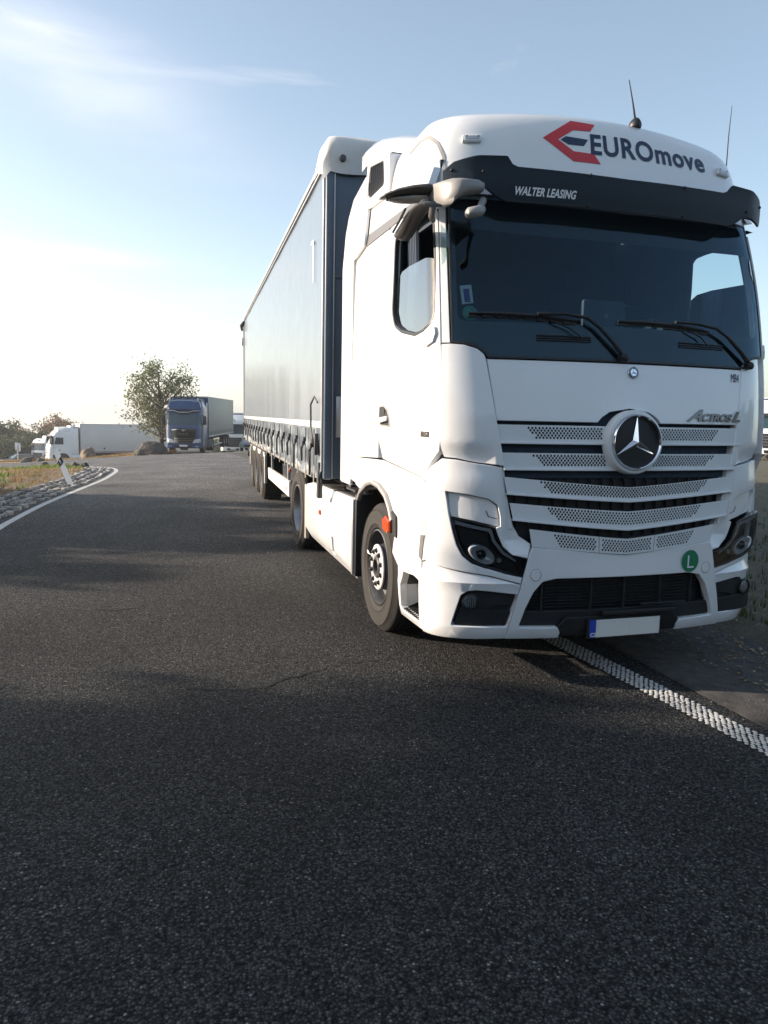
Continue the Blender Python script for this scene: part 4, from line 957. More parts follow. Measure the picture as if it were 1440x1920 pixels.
# front bulkhead, corner posts
bm = bmesh.new(); box(bm, (0, Y0 + .03, 2.55), (2.44, .05, 3.0), .01)
frombm('front_wall', bm, M['wall'], TL)
bm = bmesh.new()
for x in (-.80, -.4, 0, .4, .8): box(bm, (x, Y0, 2.4), (.03, .012, 2.9), .003)
box(bm, (0, Y0 - .003, 3.0), (2.42, .010, .03), .002)
frombm('wall_rib', bm, M['wall'], TL)
for sg in (-1, 1):
    bm = bmesh.new(); box(bm, (sg * (XT - .045), Y0 + .05, 2.54), (.09, .12, 3.0), .02, 3); p_ = frombm('corner_post', bm, M['wall'], TL)
    bm = bmesh.new(); box(bm, (sg * (XT - .085), Y0 - .012, 2.5), (.012, .014, 2.9), .002); frombm('post_trim', bm, M['silver'], p_)
    bm = bmesh.new(); tube(bm, [(sg * (XT + .012), Y0 + .03, 3.95), (sg * (XT + .012), Y0 + .03, 1.12)], .012, 8); frombm('curtain_pole', bm, M['silver'], TL)
    bm = bmesh.new(); box(bm, (sg * (XT + .01), Y0 + .16, 1.02), (.05, .10, .36), .01); box(bm, (sg * (XT + .03), Y0 + .28, 1.38), (.04, .07, .22), .01); tube(bm, [(sg * (XT + .05), Y0 + .30, 1.35), (sg * (XT + .07), Y0 + .38, 1.55), (sg * (XT + .07), Y0 + .40, 1.78), (sg * (XT + .05), Y0 + .30, 1.86), (sg * (XT + .03), Y0 + .2, 1.80)], .010, 6)
    frombm('tensioner', bm, M['steeld'], TL)
bm = bmesh.new(); box(bm, (-1.02, Y0 - .008, 1.66), (.26, .012, .40), .004); frombm('document_plate', bm, M['silver'], TL)
bm = bmesh.new()
for z in (1.56, 1.60): box(bm, (-1.05, Y0 - .016, z), (.05, .004, .022))
frombm('plate_mark', bm, M['dark'], TL)
bm = bmesh.new(); box(bm, (-.86, Y0 - .02, 1.18), (.5, .12, .16), .03); lathe(bm, [(.06, 0), (.05, -.05), (.02, -.06)], 16, 'Y', (-.98, Y0 - .08, 1.22)); frombm('coupling_box', bm, M['dark'], TL)
# rounded tarpaulin hood over the front top edge
bm = bmesh.new(); rows = []
nx = 40
for i in range(nx + 1):
    u = -1 + 2 * i / nx; row = []
    x = u * (XT + .03)
    ed = max(0, (abs(u) - .93) / .07)
    drop = .0 + .05 * noise.noise((x * 2.5, 0, 5)) + (.18 if abs(u) > .985 else 0)
    for k in range(12):
        t = k / 11
        if t < .45: q = t / .45; y = Y0 - .03; z = 3.95 - drop * .5 + (4.20 - 3.95) * q
        elif t < .7: q = (t - .45) / .25; y = Y0 - .03 + .16 * (1 - math.cos(q * math.pi / 2)); z = 4.20 + .11 * math.sin(q * math.pi / 2)
        else: q = (t - .7) / .3; y = Y0 + .13 + .42 * q; z = 4.31 - .18 * q
        z -= .10 * ed * ed * (1 if t > .4 else 0); z += .016 * noise.noise((x * 4, t * 4, 8)); y += .018 * noise.noise((x * 5, t * 5, 2)) + .04 * ed * ed
        row.append(bm.verts.new((x, y, z)))
    rows.append(row)
for i in range(nx):
    for k in range(11): bm.faces.new((rows[i][k], rows[i + 1][k], rows[i + 1][k + 1], rows[i][k + 1]))
for sg, row in ((-1, rows[0]), (1, rows[-1])):   # side ears
    ear = []
    for v in row[3:]: ear.append(v)
    low = [bm.verts.new((sg * (XT + .028), Y0 + .02 + .05 * k, 3.93 + .016 * k)) for k in range(0, 11)]
    bm.faces.new([row[3]] + [v for v in row[4:]] + low[::-1])
frombm('tarpaulin_hood', bm, M['hood'], TL, angle=60)
bm = bmesh.new(); c = (-1.12, Y0 - .055, 4.07); lathe(bm, [(.032, .03), (.030, -.01), (.02, -.014)], 16, 'Y', c); disc(bm, .02, -.014, 16, 'Y', c); frombm('hood_bolt', bm, M['steeld'], TL)
# rear end
bm = bmesh.new(); box(bm, (0, Y1, 2.5), (2.5, .06, 2.9), .02)
for sg in (-1, 1): box(bm, (sg * (XT - .02), Y1 - .02, 2.5), (.10, .10, 2.95), .02)
frombm('rear_frame', bm, M['grey2'], TL)
bm = bmesh.new(); tube(bm, [(-(XT + .02), Y1 - .25, 3.98), (-(XT + .06), Y1 + .02, 3.92), (-(XT + .05), Y1 + .0, 3.78)], [.03, .05, .03], 6); tube(bm, [(-(XT + .03), Y1 - .03, 3.6), (-(XT + .04), Y1 - .01, 3.4)], .02, 6); frombm('corner_strap', bm, M['black'], TL)
bm = bmesh.new()
for sg in (-1, 1): box(bm, (sg * .55, (Y0 + Y1) / 2 + .6, .90), (.10, Y1 - Y0 - 1.4, .34), .01)
for k in range(14): box(bm, (0, Y0 + .5 + k * .92, 1.0), (2.4, .06, .10), .005)
box(bm, (0, (Y0 + Y1) / 2, 1.12), (2.46, Y1 - Y0 - .1, .04)); box(bm, (0, Y1 - .15, .62), (2.4, .1, .12), .02)
frombm('underframe', bm, M['dark'], TL)
# landing gear behind the tractor wheels
bm = bmesh.new()
for sg in (-1, 1): box(bm, (sg * .75, 7.9 - 4.6 - .2, .65), (.12, .12, .75), .01); box(bm, (sg * .75, 7.7 - 4.6, .30), (.22, .25, .03), .005)
frombm('landing_leg', bm, M['dark'], TL)
for sg in (-1, 1):
    sg_ = empty('side_guard', (0, 0, 0), 0, TL); g = lambda y, z, q, sg=sg: Vector((sg * (1.22 + q), y - 4.6, z))
    panel('guard_panel', [(6.33, .50), (6.33, .725), (9.52, .69), (9.42, .495)], M['dirtywhite'], sg_, th=.04, surf=g, bev=.008, gs=0, gz=0)
    bm = bmesh.new()
    for y in (6.55, 8.98): box(bm, (sg * 1.19, y - 4.6, .78), (.04, .05, .48), .005)
    frombm('guard_post', bm, M['alu'], sg_)
    bm = bmesh.new(); box(bm, (sg * 1.222, 6.62 - 4.6, .60), (.006, .07, .05)); frombm('guard_label', bm, M['dark'], sg_)
    bm = bmesh.new(); box(bm, (sg * 1.22, 11.85 - 4.6, .895), (.05, 3.6, .09), .01); box(bm, (sg * 1.22, 10.02 - 4.6, .62), (.05, .07, .54), .01); box(bm, (sg * 1.20, 14.2 - 4.6, .65), (.05, .06, .42), .01)
    frombm('wheel_rail', bm, M['dirtywhite'], TL)
    bm = bmesh.new(); lathe(bm, [(.03, .01), (.028, -.015), (.015, -.02)], 12, 'X', (sg * 1.27, 5.75 - 4.6, .93)); frombm('amber_lamp', bm, M['orange'], TL)
    for y in (10.5, 11.8, 13.1):
        make_wheel(TL, sg * 1.245, y - 4.6, sg, 'trailer', w=.36)
        bm = bmesh.new(); rows = []
        for k in range(9):
            t = R(25) + k * R(130) / 8; rows.append([bm.verts.new((sg * x, y - 4.6 + .56 * math.cos(t), .5 + .55 * math.sin(t))) for x in (1.22, .8)])
        for i in range(8): bm.faces.new((rows[i][0], rows[i][1], rows[i + 1][1], rows[i + 1][0]))
        frombm('mudguard', bm, M['black'], TL)
    bm = bmesh.new(); box(bm, (sg * 1.0, 14.0 - 4.6, .50), (.46, .02, .62), .004); frombm('rear_flap', bm, M['black'], TL)
    bm = bmesh.new(); box(bm, (sg * .9, 14.9 - 4.6, .62), (.5, .5, .4), .03); frombm('pallet_box', bm, M['dark'], TL)
bm = bmesh.new(); box(bm, (-(XT + .022), Y0 + .62, 3.25), (.003, .03, .42)); box(bm, (-(XT + .022), Y0 + .70, 3.45), (.003, .14, .03)); frombm('pale_tape', bm, M['printw'], TL)
# ================================================================== ground
CX, CY = -2.8177, -3.9983
def sst(a, b, x):
    t = max(0, min(1, (x - a) / (b - a))); return t * t * (3 - 2 * t)
def G(x, y):
    dx, dy = x - CX, y - CY; d = .285 * dx + .9585 * dy; l = .9585 * dx - .285 * dy
    z = -.0006 * max(0, min(d, 85) - 14) ** 2 - .051 * max(0, min(d, 160) - 85)
    q = max(0, -(l + 4)); return z - (.02 * q + .0022 * min(q, 20) ** 2 + .02 * max(0, min(q, 90) - 20)) * sst(12, 25, d)
def at(px, dist):        # ground point a given distance out along a bearing of the survey (photo column px)
    l = (px - 720) / 1373 * dist
    return Vector((CX + .285 * dist + .9585 * l, CY + .9585 * dist - .285 * l))
def sheet(name, xs, ys, m, dz=0, f=None):
    bm = bmesh.new(); rows = [[bm.verts.new((x, y, G(x, y) + dz)) for x in xs] for y in ys]
    for i in range(len(ys) - 1):
        for k in range(len(xs) - 1):
            c = ((xs[k] + xs[k + 1]) / 2, (ys[i] + ys[i + 1]) / 2)
            if f and not f(*c): continue
            bm.faces.new((rows[i][k], rows[i][k + 1], rows[i + 1][k + 1], rows[i + 1][k]))
    for v in [v for v in bm.verts if not v.link_faces]: bm.verts.remove(v)
    return frombm(name, bm, m, None, angle=80)
def rng(a, b, s):
    n = max(1, round((b - a) / s)); return [a + (b - a) * i / n for i in range(n + 1)]

def asphalt():
    m = D.materials.new('asphalt'); m.use_nodes = True; t = m.node_tree; b = t.nodes['Principled BSDF']; L = t.links.new
    co = N(t, 'ShaderNodeTexCoord')
    v = N(t, 'ShaderNodeTexVoronoi'); v.inputs['Scale'].default_value = 98; v.inputs['Randomness'].default_value = 1
    v2 = N(t, 'ShaderNodeTexVoronoi'); v2.inputs['Scale'].default_value = 210
    L(co.outputs['Object'], v.inputs['Vector']); L(co.outputs['Object'], v2.inputs['Vector'])
    sep = N(t, 'ShaderNodeSeparateColor'); L(v.outputs['Color'], sep.inputs[0])
    cr = N(t, 'ShaderNodeValToRGB'); e = cr.color_ramp.elements; e[0].position = 0; e[0].color = (.012, .0125, .013, 1); e[1].position = 1; e[1].color = (.32, .30, .28, 1)
    for p, c in ((.35, (.042, .043, .045)), (.75, (.086, .085, .084)), (.95, (.115, .112, .110)), (.985, (.15, .145, .14))):
        q = e.new(p); q.color = (*c, 1)
    L(sep.outputs[0], cr.inputs[0])
    big = N(t, 'ShaderNodeTexNoise'); big.inputs['Scale'].default_value = .6; big.inputs['Detail'].default_value = 6; L(co.outputs['Object'], big.inputs['Vector'])
    bm_ = N(t, 'ShaderNodeMapRange'); bm_.inputs['From Min'].default_value = .3; bm_.inputs['From Max'].default_value = .7; bm_.inputs['To Min'].default_value = .74; bm_.inputs['To Max'].default_value = 1.28
    L(big.outputs[0], bm_.inputs[0])
    sy_ = N(t, 'ShaderNodeSeparateXYZ'); L(co.outputs['Object'], sy_.inputs[0]); far_lit_ = N(t, 'ShaderNodeMapRange', interpolation_type='SMOOTHSTEP'); far_lit_.inputs['From Min'].default_value = 1; far_lit_.inputs['From Max'].default_value = 17; far_lit_.inputs['To Min'].default_value = .92; far_lit_.inputs['To Max'].default_value = 4.3; L(sy_.outputs[1], far_lit_.inputs[0])  # base colour lightens towards +y: sunlight on the far road put into the colour
    gap = N(t, 'ShaderNodeMapRange'); gap.inputs['From Min'].default_value = .30; gap.inputs['From Max'].default_value = .62; gap.inputs['To Min'].default_value = 1; gap.inputs['To Max'].default_value = .30
    L(v.outputs['Distance'], gap.inputs[0])
    mu = N(t, 'ShaderNodeMath', operation='MULTIPLY'); m0_ = N(t, 'ShaderNodeMath', operation='MULTIPLY'); L(bm_.outputs[0], m0_.inputs[0]); L(far_lit_.outputs[0], m0_.inputs[1]); L(m0_.outputs[0], mu.inputs[0]); L(gap.outputs[0], mu.inputs[1])
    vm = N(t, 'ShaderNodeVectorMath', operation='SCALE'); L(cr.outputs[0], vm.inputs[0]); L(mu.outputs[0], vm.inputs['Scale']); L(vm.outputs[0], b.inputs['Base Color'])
    inv = N(t, 'ShaderNodeMath', operation='MULTIPLY_ADD'); inv.inputs[1].default_value = -1.0; L(v.outputs['Distance'], inv.inputs[0]); 
    hs = N(t, 'ShaderNodeMath', operation='MULTIPLY_ADD'); hs.inputs[1].default_value = .6; L(sep.outputs[1], hs.inputs[0]); L(inv.outputs[0], hs.inputs[2]); inv.inputs[2].default_value = .5
    h3 = N(t, 'ShaderNodeMath', operation='MULTIPLY_ADD'); h3.inputs[1].default_value = -.35; L(v2.outputs['Distance'], h3.inputs[0]); L(hs.outputs[0], h3.inputs[2])
    bp = N(t, 'ShaderNodeBump'); bp.inputs['Strength'].default_value = 1.0; bp.inputs['Distance'].default_value = .009; L(h3.outputs[0], bp.inputs['Height']); L(bp.outputs[0], b.inputs['Normal'])
    b.inputs['Roughness'].default_value = .85; b.inputs['Specular IOR Level'].default_value = .15
    return m
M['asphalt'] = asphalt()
def soil(name, c1, c2, sc=4, bump=.8):
    m = D.materials.new(name); m.use_nodes = True; t = m.node_tree; b = t.nodes['Principled BSDF']; L = t.links.new
    co = N(t, 'ShaderNodeTexCoord'); n = N(t, 'ShaderNodeTexNoise'); n.inputs['Scale'].default_value = sc; n.inputs['Detail'].default_value = 9; n.inputs['Roughness'].default_value = .65
    n2 = N(t, 'ShaderNodeTexNoise'); n2.inputs['Scale'].default_value = sc * 18; n2.inputs['Detail'].default_value = 5
    L(co.outputs['Object'], n.inputs[0]); L(co.outputs['Object'], n2.inputs[0])
    a = N(t, 'ShaderNodeMath', operation='MULTIPLY_ADD'); a.inputs[1].default_value = .5; L(n2.outputs[0], a.inputs[0])
    h = N(t, 'ShaderNodeMath', operation='MULTIPLY'); h.inputs[1].default_value = .5; L(n.outputs[0], h.inputs[0]); L(h.outputs[0], a.inputs[2])
    r = N(t, 'ShaderNodeValToRGB'); r.color_ramp.elements[0].position = .4; r.color_ramp.elements[1].position = .6; r.color_ramp.elements[0].color = (*c1, 1); r.color_ramp.elements[1].color = (*c2, 1)
    L(a.outputs[0], r.inputs[0]); L(r.outputs[0], b.inputs['Base Color']); b.inputs['Roughness'].default_value = .95
    bp = N(t, 'ShaderNodeBump'); bp.inputs['Strength'].default_value = bump; bp.inputs['Distance'].default_value = .03; L(a.outputs[0], bp.inputs['Height']); L(bp.outputs[0], b.inputs['Normal'])
    return m
M['soil'] = soil('dry_soil', (.11, .08, .05), (.24, .18, .12)); M['verge'] = soil('verge_earth', (.045, .045, .03), (.12, .105, .07))
M['gravel'] = soil('old_gravel_asphalt', (.025, .026, .028), (.085, .08, .075), 9, 1.0)
M['granite'] = mat('granite', (.33, .315, .30), .85, var=.3, vscale=12, bump=.5, bscale=60)
M['line'] = mat('road_paint', (.46, .46, .45), .7, var=.12, vscale=6, bump=.3, bscale=90)
M['boulder'] = mat('boulder_stone', (.16, .12, .09), .9, var=.3, vscale=3, bump=.8, bscale=9)

xs = rng(-260, -40, 20) + rng(-36, 36, 2.4)[0:] + rng(44, 260, 24); ys = rng(-30, -2, 7) + rng(0, 120, 3) + rng(130, 420, 29)
struct(sheet('ground', xs, ys, M['verge'], -.05))
ax = rng(-60, -14, 2.3) + rng(-13, 1.6, .73); ay = rng(-12, 30, 1.0) + rng(31.5, 120, 1.8)
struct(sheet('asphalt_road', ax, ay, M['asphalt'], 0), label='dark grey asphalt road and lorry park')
# right-hand shoulder: crumbled older asphalt beyond the edge line
bm = bmesh.new(); rows = []
for i in range(121):
    y = -8 + i * .4; e = 1.55 + .22 * noise.noise((y * .6, 1, 1)) + .08 * noise.noise((y * 3, 4, 1))
    rows.append([bm.verts.new((x, y, G(x, y) + dz)) for x, dz in ((.34 + .04 * noise.noise((y * 2.3, 0, 0)), .004), (.37 + .04 * noise.noise((y * 2.3, 0, 0)), .016), (.8, .012), (e, .004), (e + .12, -.02))])
for i in range(120):
    for k in range(4): bm.faces.new((rows[i][k], rows[i][k + 1], rows[i + 1][k + 1], rows[i + 1][k]))
struct(frombm('hard_shoulder', bm, M['gravel'], None, angle=80), label='crumbling gravelly shoulder along the right edge of the road')
# verge bank on the right
bm = bmesh.new(); rows = []
for i in range(151):
    y = -8 + i * .4
    row = []
    for k in range(26):
        x = 1.45 + .12 * noise.noise((y * .6, 1, 1)) + k * k * .022 + k * .08
        row.append(bm.verts.new((x, y, G(x, y) - .01 + .05 * sst(0, 3, k) + .10 * sst(3, 20, k) + .05 * noise.noise((x * 1.3, y * 1.3, 2)) * sst(1, 6, k))))
    rows.append(row)
for i in range(150):
    for k in range(25): bm.faces.new((rows[i][k], rows[i][k + 1], rows[i + 1][k + 1], rows[i + 1][k]))
struct(frombm('verge', bm, M['verge'], None, angle=80), label='dark earthy verge right of the white tractor')

# edge line on the right, made of raised agglomerate dots
EL = empty('edge_line', (0, 0, 0)); EL['kind'] = 'structure'; EL['label'] = 'white edge line of raised dots running under the front of the tractor'
bm = bmesh.new(); r = bmesh.ops.create_uvsphere(bm, u_segments=8, v_segments=5, radius=1)
for v in bm.verts: v.co = Vector((v.co.x * .0130, v.co.y * .0152, max(0, v.co.z) * .0035))
bmesh.ops.remove_doubles(bm, verts=bm.verts, dist=.0005)
dm = D.meshes.new('line_dot'); bm.to_mesh(dm); bm.free(); dm.materials.append(M['line'])
for p in dm.polygons: p.use_smooth = True
dots = []
y = -1.9
rr = random.Random(3); rowi = 0
while y < 6.5:
    rowi += 1
    for k in range(5):
        x = .085 - .083 * y - .078 + k * .036 + (.018 if rowi % 2 else 0)
        dots.append((x + rr.uniform(-.004, .004), y + rr.uniform(-.003, .003)))
    y += .0225
dots.sort(key=lambda p: (p[0] - CX) ** 2 + (p[1] - CY) ** 2)
vis_d = [p for p in dots if p[1] > -1.35 and p[1] < 1.2]
first = vis_d[:290]; rest = [p for p in dots if p not in set(first)]
for p in first:
    o = link('line_dot', dm, None, EL, (p[0], p[1], .0035), angle=None); o.rotation_euler.z = rr.uniform(-.3, .3); o.scale = (rr.uniform(.8, 1.15), rr.uniform(.8, 1.2), 1)
vs, fs = [], []
base = [v.co.copy() for v in dm.vertices]; fcs = [tuple(p.vertices) for p in dm.polygons]
for p in rest:
    o_ = len(vs); s1 = rr.uniform(.8, 1.15); s2 = rr.uniform(.8, 1.2)
    vs += [(p[0] + b_.x * s1, p[1] + b_.y * s2, .0035 + b_.z) for b_ in base]; fs += [tuple(q + o_ for q in f) for f in fcs]
me = D.meshes.new('line_dots'); me.from_pydata(vs, [], fs); o = link('line_dots', me, M['line'], EL, angle=60); o['kind'] = 'stuff'

# ------------------------------------------------------------------ traffic island on the left
LO = [(-5.05, 4.0), (-5.06, 7.06), (-5.0, 8.48), (-4.88, 10.08), (-4.69, 11.79), (-4.44, 14.02), (-4.30, 15.7), (-4.25, 17.4), (-4.24, 19.0), (-4.32, 20.4), (-4.55, 21.7), (-5.05, 22.7), (-5.9, 23.1), (-8, 22.9), (-12, 22.3), (-30, 19.0)]
def smooth(pts, n=6):
    out = []
    for i in range(len(pts) - 1):
        p0, p1, p2, p3 = (Vector(pts[max(i - 1, 0)]), Vector(pts[i]), Vector(pts[i + 1]), Vector(pts[min(i + 2, len(pts) - 1)]))
        for k in range(n):
            t = k / n; out.append(.5 * ((2 * p1) + (p2 - p0) * t + (2 * p0 - 5 * p1 + 4 * p2 - p3) * t * t + (3 * p1 - p0 - 3 * p2 + p3) * t ** 3))
    out.append(Vector(pts[-1])); return out
LS = smooth(LO)
def offs(d):
    out = []
    for i, p in enumerate(LS):
        t = (LS[min(i + 1, len(LS) - 1)] - LS[max(i - 1, 0)]).normalized(); out.append(p + Vector((-t.y, t.x)) * d)
    return out
def band(name, d0, d1, z0, z1, m, kind='structure', label=None, parent=None):
    a, b_ = offs(d0), offs(d1); bm = bmesh.new(); va = [bm.verts.new((p.x, p.y, G(p.x, p.y) + z0)) for p in a]; vb = [bm.verts.new((p.x, p.y, G(p.x, p.y) + z1)) for p in b_]
    for i in range(len(a) - 1): bm.faces.new((va[i], va[i + 1], vb[i + 1], vb[i]))
    o = frombm(name, bm, m, parent, angle=80)
    if not parent: struct(o, kind, label)
    return o
band('island_line', 0, .115, .004, .004, M['line'], label='white painted line curving round the traffic island')
KB = band('kerb_bed', .20, 1.0, .0, .06, mat('mortar', (.035, .033, .03), .95, var=.3, vscale=20), label='band of rough granite setts round the island')
bm = bmesh.new()
ins = offs(1.0); n_ = len(ins)
far = [Vector((-40, 17)), Vector((-60, 8)), Vector((-60, -10)), Vector((-9, -10)), Vector((-6.2, 2))]
va = [bm.verts.new((p.x, p.y, G(p.x, p.y) + .06)) for p in ins + far]
es = [bm.edges.new((va[i], va[(i + 1) % len(va)])) for i in range(len(va))]
bmesh.ops.triangle_fill(bm, edges=es, use_beauty=True)
for k in range(-14, 1):
    bmesh.ops.bisect_plane(bm, geom=bm.verts[:] + bm.edges[:] + bm.faces[:], plane_co=(-5.2 + k * 1.2, 0, 0), plane_no=(1, 0, 0))
for k in range(-6, 30):
    bmesh.ops.bisect_plane(bm, geom=bm.verts[:] + bm.edges[:] + bm.faces[:], plane_co=(0, k, 0), plane_no=(0, 1, 0))
for v in bm.verts:
    v.co.z = G(v.co.x, v.co.y) + .06 + (.07 * noise.noise((v.co.x * .7, v.co.y * .7, 1)) + .05 if v.co.x < -5.9 else 0)
struct(frombm('island', bm, M['soil'], None, angle=80), label='dry grassy traffic island on the left')
# setts
def sett_mesh(seed):
    r_ = random.Random(seed); bm = bmesh.new(); v = box(bm, (0, 0, 0), (.155, .12, .10), .02, 1)
    for q in bm.verts: q.co += Vector((r_.uniform(-.012, .012), r_.uniform(-.012, .012), r_.uniform(-.012, .018)))
    me = D.meshes.new('sett'); bmesh.ops.recalc_face_normals(bm, faces=bm.faces); bm.to_mesh(me); bm.free(); me.materials.append(M['granite']); return me
SM = [sett_mesh(i) for i in range(6)]
rr = random.Random(11); setts = []
acc = 0
for ri in range(4):
    cl = offs(.29 + ri * .19); L_ = 0
    for i in range(len(cl) - 1):
        a, b_ = cl[i], cl[i + 1]; seg = (b_ - a).length
        while L_ < seg:
            if rr.random() > .10:
                p = a + (b_ - a) * (L_ / seg); t = (b_ - a).normalized(); setts.append((p.x + rr.uniform(-.035, .035), p.y + rr.uniform(-.03, .03), math.atan2(t.y, t.x) + rr.uniform(-.35, .35), ri))
            L_ += rr.uniform(.185, .24)
        L_ -= seg
dist = lambda p: math.hypot(p[0] - CX, p[1] - CY)
setts = [s_ for s_ in setts if dist(s_) < 60 and s_[1] > 4.5]
vis_s = sorted([s_ for s_ in setts if s_[1] > 7.4 and s_[0] > -9], key=dist)[:295]; vs_set = set(vis_s)
vs, fs = [], []
for s_ in setts:
    z = G(s_[0], s_[1]) - .012 + s_[3] * .016 + rr.uniform(-.012, .012); me = SM[rr.randrange(6)]
    rot = (rr.uniform(-.06, .06), rr.uniform(-.06, .06), s_[2] + rr.uniform(-.2, .2)); sc_ = (rr.uniform(.85, 1.15), rr.uniform(.85, 1.2), rr.uniform(.8, 1.1))
    if s_ in vs_set:
        o = link('sett', me, None, KB, (s_[0], s_[1], z), rot, angle=None); o.scale = sc_
    else:
        from mathutils import Euler
        Mx = Matrix.Translation((s_[0], s_[1], z)) @ Euler(rot).to_matrix().to_4x4() @ Matrix.Diagonal((*sc_, 1)); o_ = len(vs)
        vs += [tuple(Mx @ v.co) for v in me.vertices]; fs += [tuple(q + o_ for q in p.vertices) for p in me.polygons]
if vs:
    me = D.meshes.new('far_setts'); me.from_pydata(vs, [], fs); o = link('far_setts', me, M['granite'], KB, angle=30); o['kind'] = 'stuff'

# ------------------------------------------------------------------ grass
def leafmat(name, cols, trans=.35, rough=.6):
    m = D.materials.new(name); m.use_nodes = True; t = m.node_tree; b = t.nodes['Principled BSDF']; L = t.links.new
    co = N(t, 'ShaderNodeTexCoord'); n = N(t, 'ShaderNodeTexNoise'); n.inputs['Scale'].default_value = 1.1; n.inputs['Detail'].default_value = 3; L(co.outputs['Object'], n.inputs[0])
    w = N(t, 'ShaderNodeTexWhiteNoise'); g = N(t, 'ShaderNodeVectorMath', operation='SCALE'); g.inputs['Scale'].default_value = 7.0
    sn = N(t, 'ShaderNodeVectorMath', operation='FLOOR'); L(co.outputs['Object'], g.inputs[0]); L(g.outputs[0], sn.inputs[0]); L(sn.outputs[0], w.inputs['Vector'])
    a = N(t, 'ShaderNodeMath', operation='MULTIPLY_ADD'); a.inputs[1].default_value = .45; L(w.outputs['Value'], a.inputs[0]); h = N(t, 'ShaderNodeMath', operation='MULTIPLY'); h.inputs[1].default_value = .6; L(n.outputs[0], h.inputs[0]); L(h.outputs[0], a.inputs[2])
    r = N(t, 'ShaderNodeValToRGB'); e = r.color_ramp.elements; e[0].position = .2; e[1].position = .8; e[0].color = (*cols[0], 1); e[1].color = (*cols[-1], 1)
    if len(cols) > 2: q = e.new(.5); q.color = (*cols[1], 1)
    L(a.outputs[0], r.inputs[0]); L(r.outputs[0], b.inputs['Base Color']); b.inputs['Roughness'].default_value = rough
    tl = N(t, 'ShaderNodeBsdfTranslucent'); L(r.outputs[0], tl.inputs[0]); ms = N(t, 'ShaderNodeMixShader'); ms.inputs[0].default_value = trans
    o = t.nodes['Material Output']; L(b.outputs[0], ms.inputs[1]); L(tl.outputs[0], ms.inputs[2]); L(ms.outputs[0], o.inputs[0]); return m
M['drygrass'] = leafmat('dry_grass', [(.22, .13, .06), (.34, .23, .11), (.18, .17, .05)], .3)
M['greengrass'] = leafmat('green_grass', [(.07, .11, .02), (.14, .20, .035), (.20, .24, .05)], .4)
M['darkgrass'] = leafmat('verge_grass', [(.03, .05, .015), (.07, .10, .025), (.11, .09, .04)], .3)
M['deadleaf'] = leafmat('fallen_leaf', [(.16, .08, .03), (.30, .17, .07), (.38, .28, .16)], .2)
def blades(name, pts, m, h=(.04, .12), w=.006, label=None, lean=.6):
    vs, fs = [], []; r_ = random.Random(len(pts))
    for x, y, z in pts:
        for k in range(3):
            hh = r_.uniform(*h); a = r_.uniform(0, 6.28); l = r_.uniform(0, lean) * hh; o_ = len(vs); ca, sa = math.cos(a), math.sin(a); jx, jy = r_.uniform(-.03, .03), r_.uniform(-.03, .03)
            vs += [(x + jx - sa * w, y + jy + ca * w, z), (x + jx + sa * w, y + jy - ca * w, z), (x + jx + ca * l, y + jy + sa * l, z + hh)]; fs.append((o_, o_ + 1, o_ + 2))
    me = D.meshes.new(name); me.from_pydata(vs, [], fs); o = link(name, me, m, None, angle=None); o['kind'] = 'stuff'; o['category'] = 'grass'
    if label: o['label'] = label
    return o
rr = random.Random(5); dry, grn = [], []
ins = offs(1.02)
def inside(x, y):   # inside the island, by nearest point of the offset edge
    best = min(range(0, len(ins), 3), key=lambda i: (ins[i].x - x) ** 2 + (ins[i].y - y) ** 2)
    a = ins[max(best - 1, 0)]; b_ = ins[min(best + 1, len(ins) - 1)]; t = b_ - a
    return (t.x * (y - a.y) - t.y * (x - a.x)) > 0
for i in range(15000):
    x = rr.uniform(-16, -5.0); y = rr.uniform(7.5, 22.5)
    if not inside(x, y): continue
    z = G(x, y) + .06 + (.07 * noise.noise((x * .7, y * .7, 1)) + .05 if x < -5.9 else 0) - .01
    edge = x > -5.75 + .2 * noise.noise((y, 0, 0)) and y < 13
    g = noise.noise((x * .35 + 3, y * .35, 0)) + (.5 if y > 18 and -8.5 < x < -5.6 else 0) + (.55 if edge else 0)
    (grn if g > .28 else dry).append((x, y, z))
blades('dry_grass', dry, M['drygrass'], (.03, .10), .010, 'dry straw-coloured grass covering the traffic island')
blades('green_grass', grn, M['greengrass'], (.04, .13), .011, 'green grass patches on the traffic island')
vg = []
for i in range(9000):
    k = rr.random(); x = 1.75 + k * k * 16; y = rr.uniform(-1.5, 22)
    vg.append((x, y, G(x, y) + .08))
blades('verge_grass', vg, M['darkgrass'], (.03, .11), .008, 'short dark grass on the verge right of the tractor')
# fallen leaves and litter on the shoulder
vs, fs = [], []
for i in range(2600):
    x = .75 + abs(rr.gauss(0, 1)) * .9; y = rr.uniform(-2, 7) if i % 3 else rr.uniform(0, 16); z = G(x, y) + (.018 if x < 1.5 else .10) ; a = rr.uniform(0, 6.28); s_ = rr.uniform(.010, .028); o_ = len(vs)
    t1, t2 = rr.uniform(-.02, .02), rr.uniform(-.01, .02)
    vs += [(x + s_ * math.cos(a), y + s_ * math.sin(a), z + t1 * .5), (x - s_ * .5 * math.sin(a), y + s_ * .5 * math.cos(a), z + .004), (x - s_ * math.cos(a), y - s_ * math.sin(a), z + t2 * .5), (x + s_ * .5 * math.sin(a), y - s_ * .5 * math.cos(a), z)]; fs.append((o_, o_ + 1, o_ + 2, o_ + 3))
me = D.meshes.new('fallen_leaves'); me.from_pydata(vs, [], fs); o = link('fallen_leaves', me, M['deadleaf'], None, angle=None); o['kind'] = 'stuff'; o['category'] = 'leaves'; o['label'] = 'small brown leaves scattered over the shoulder and verge'
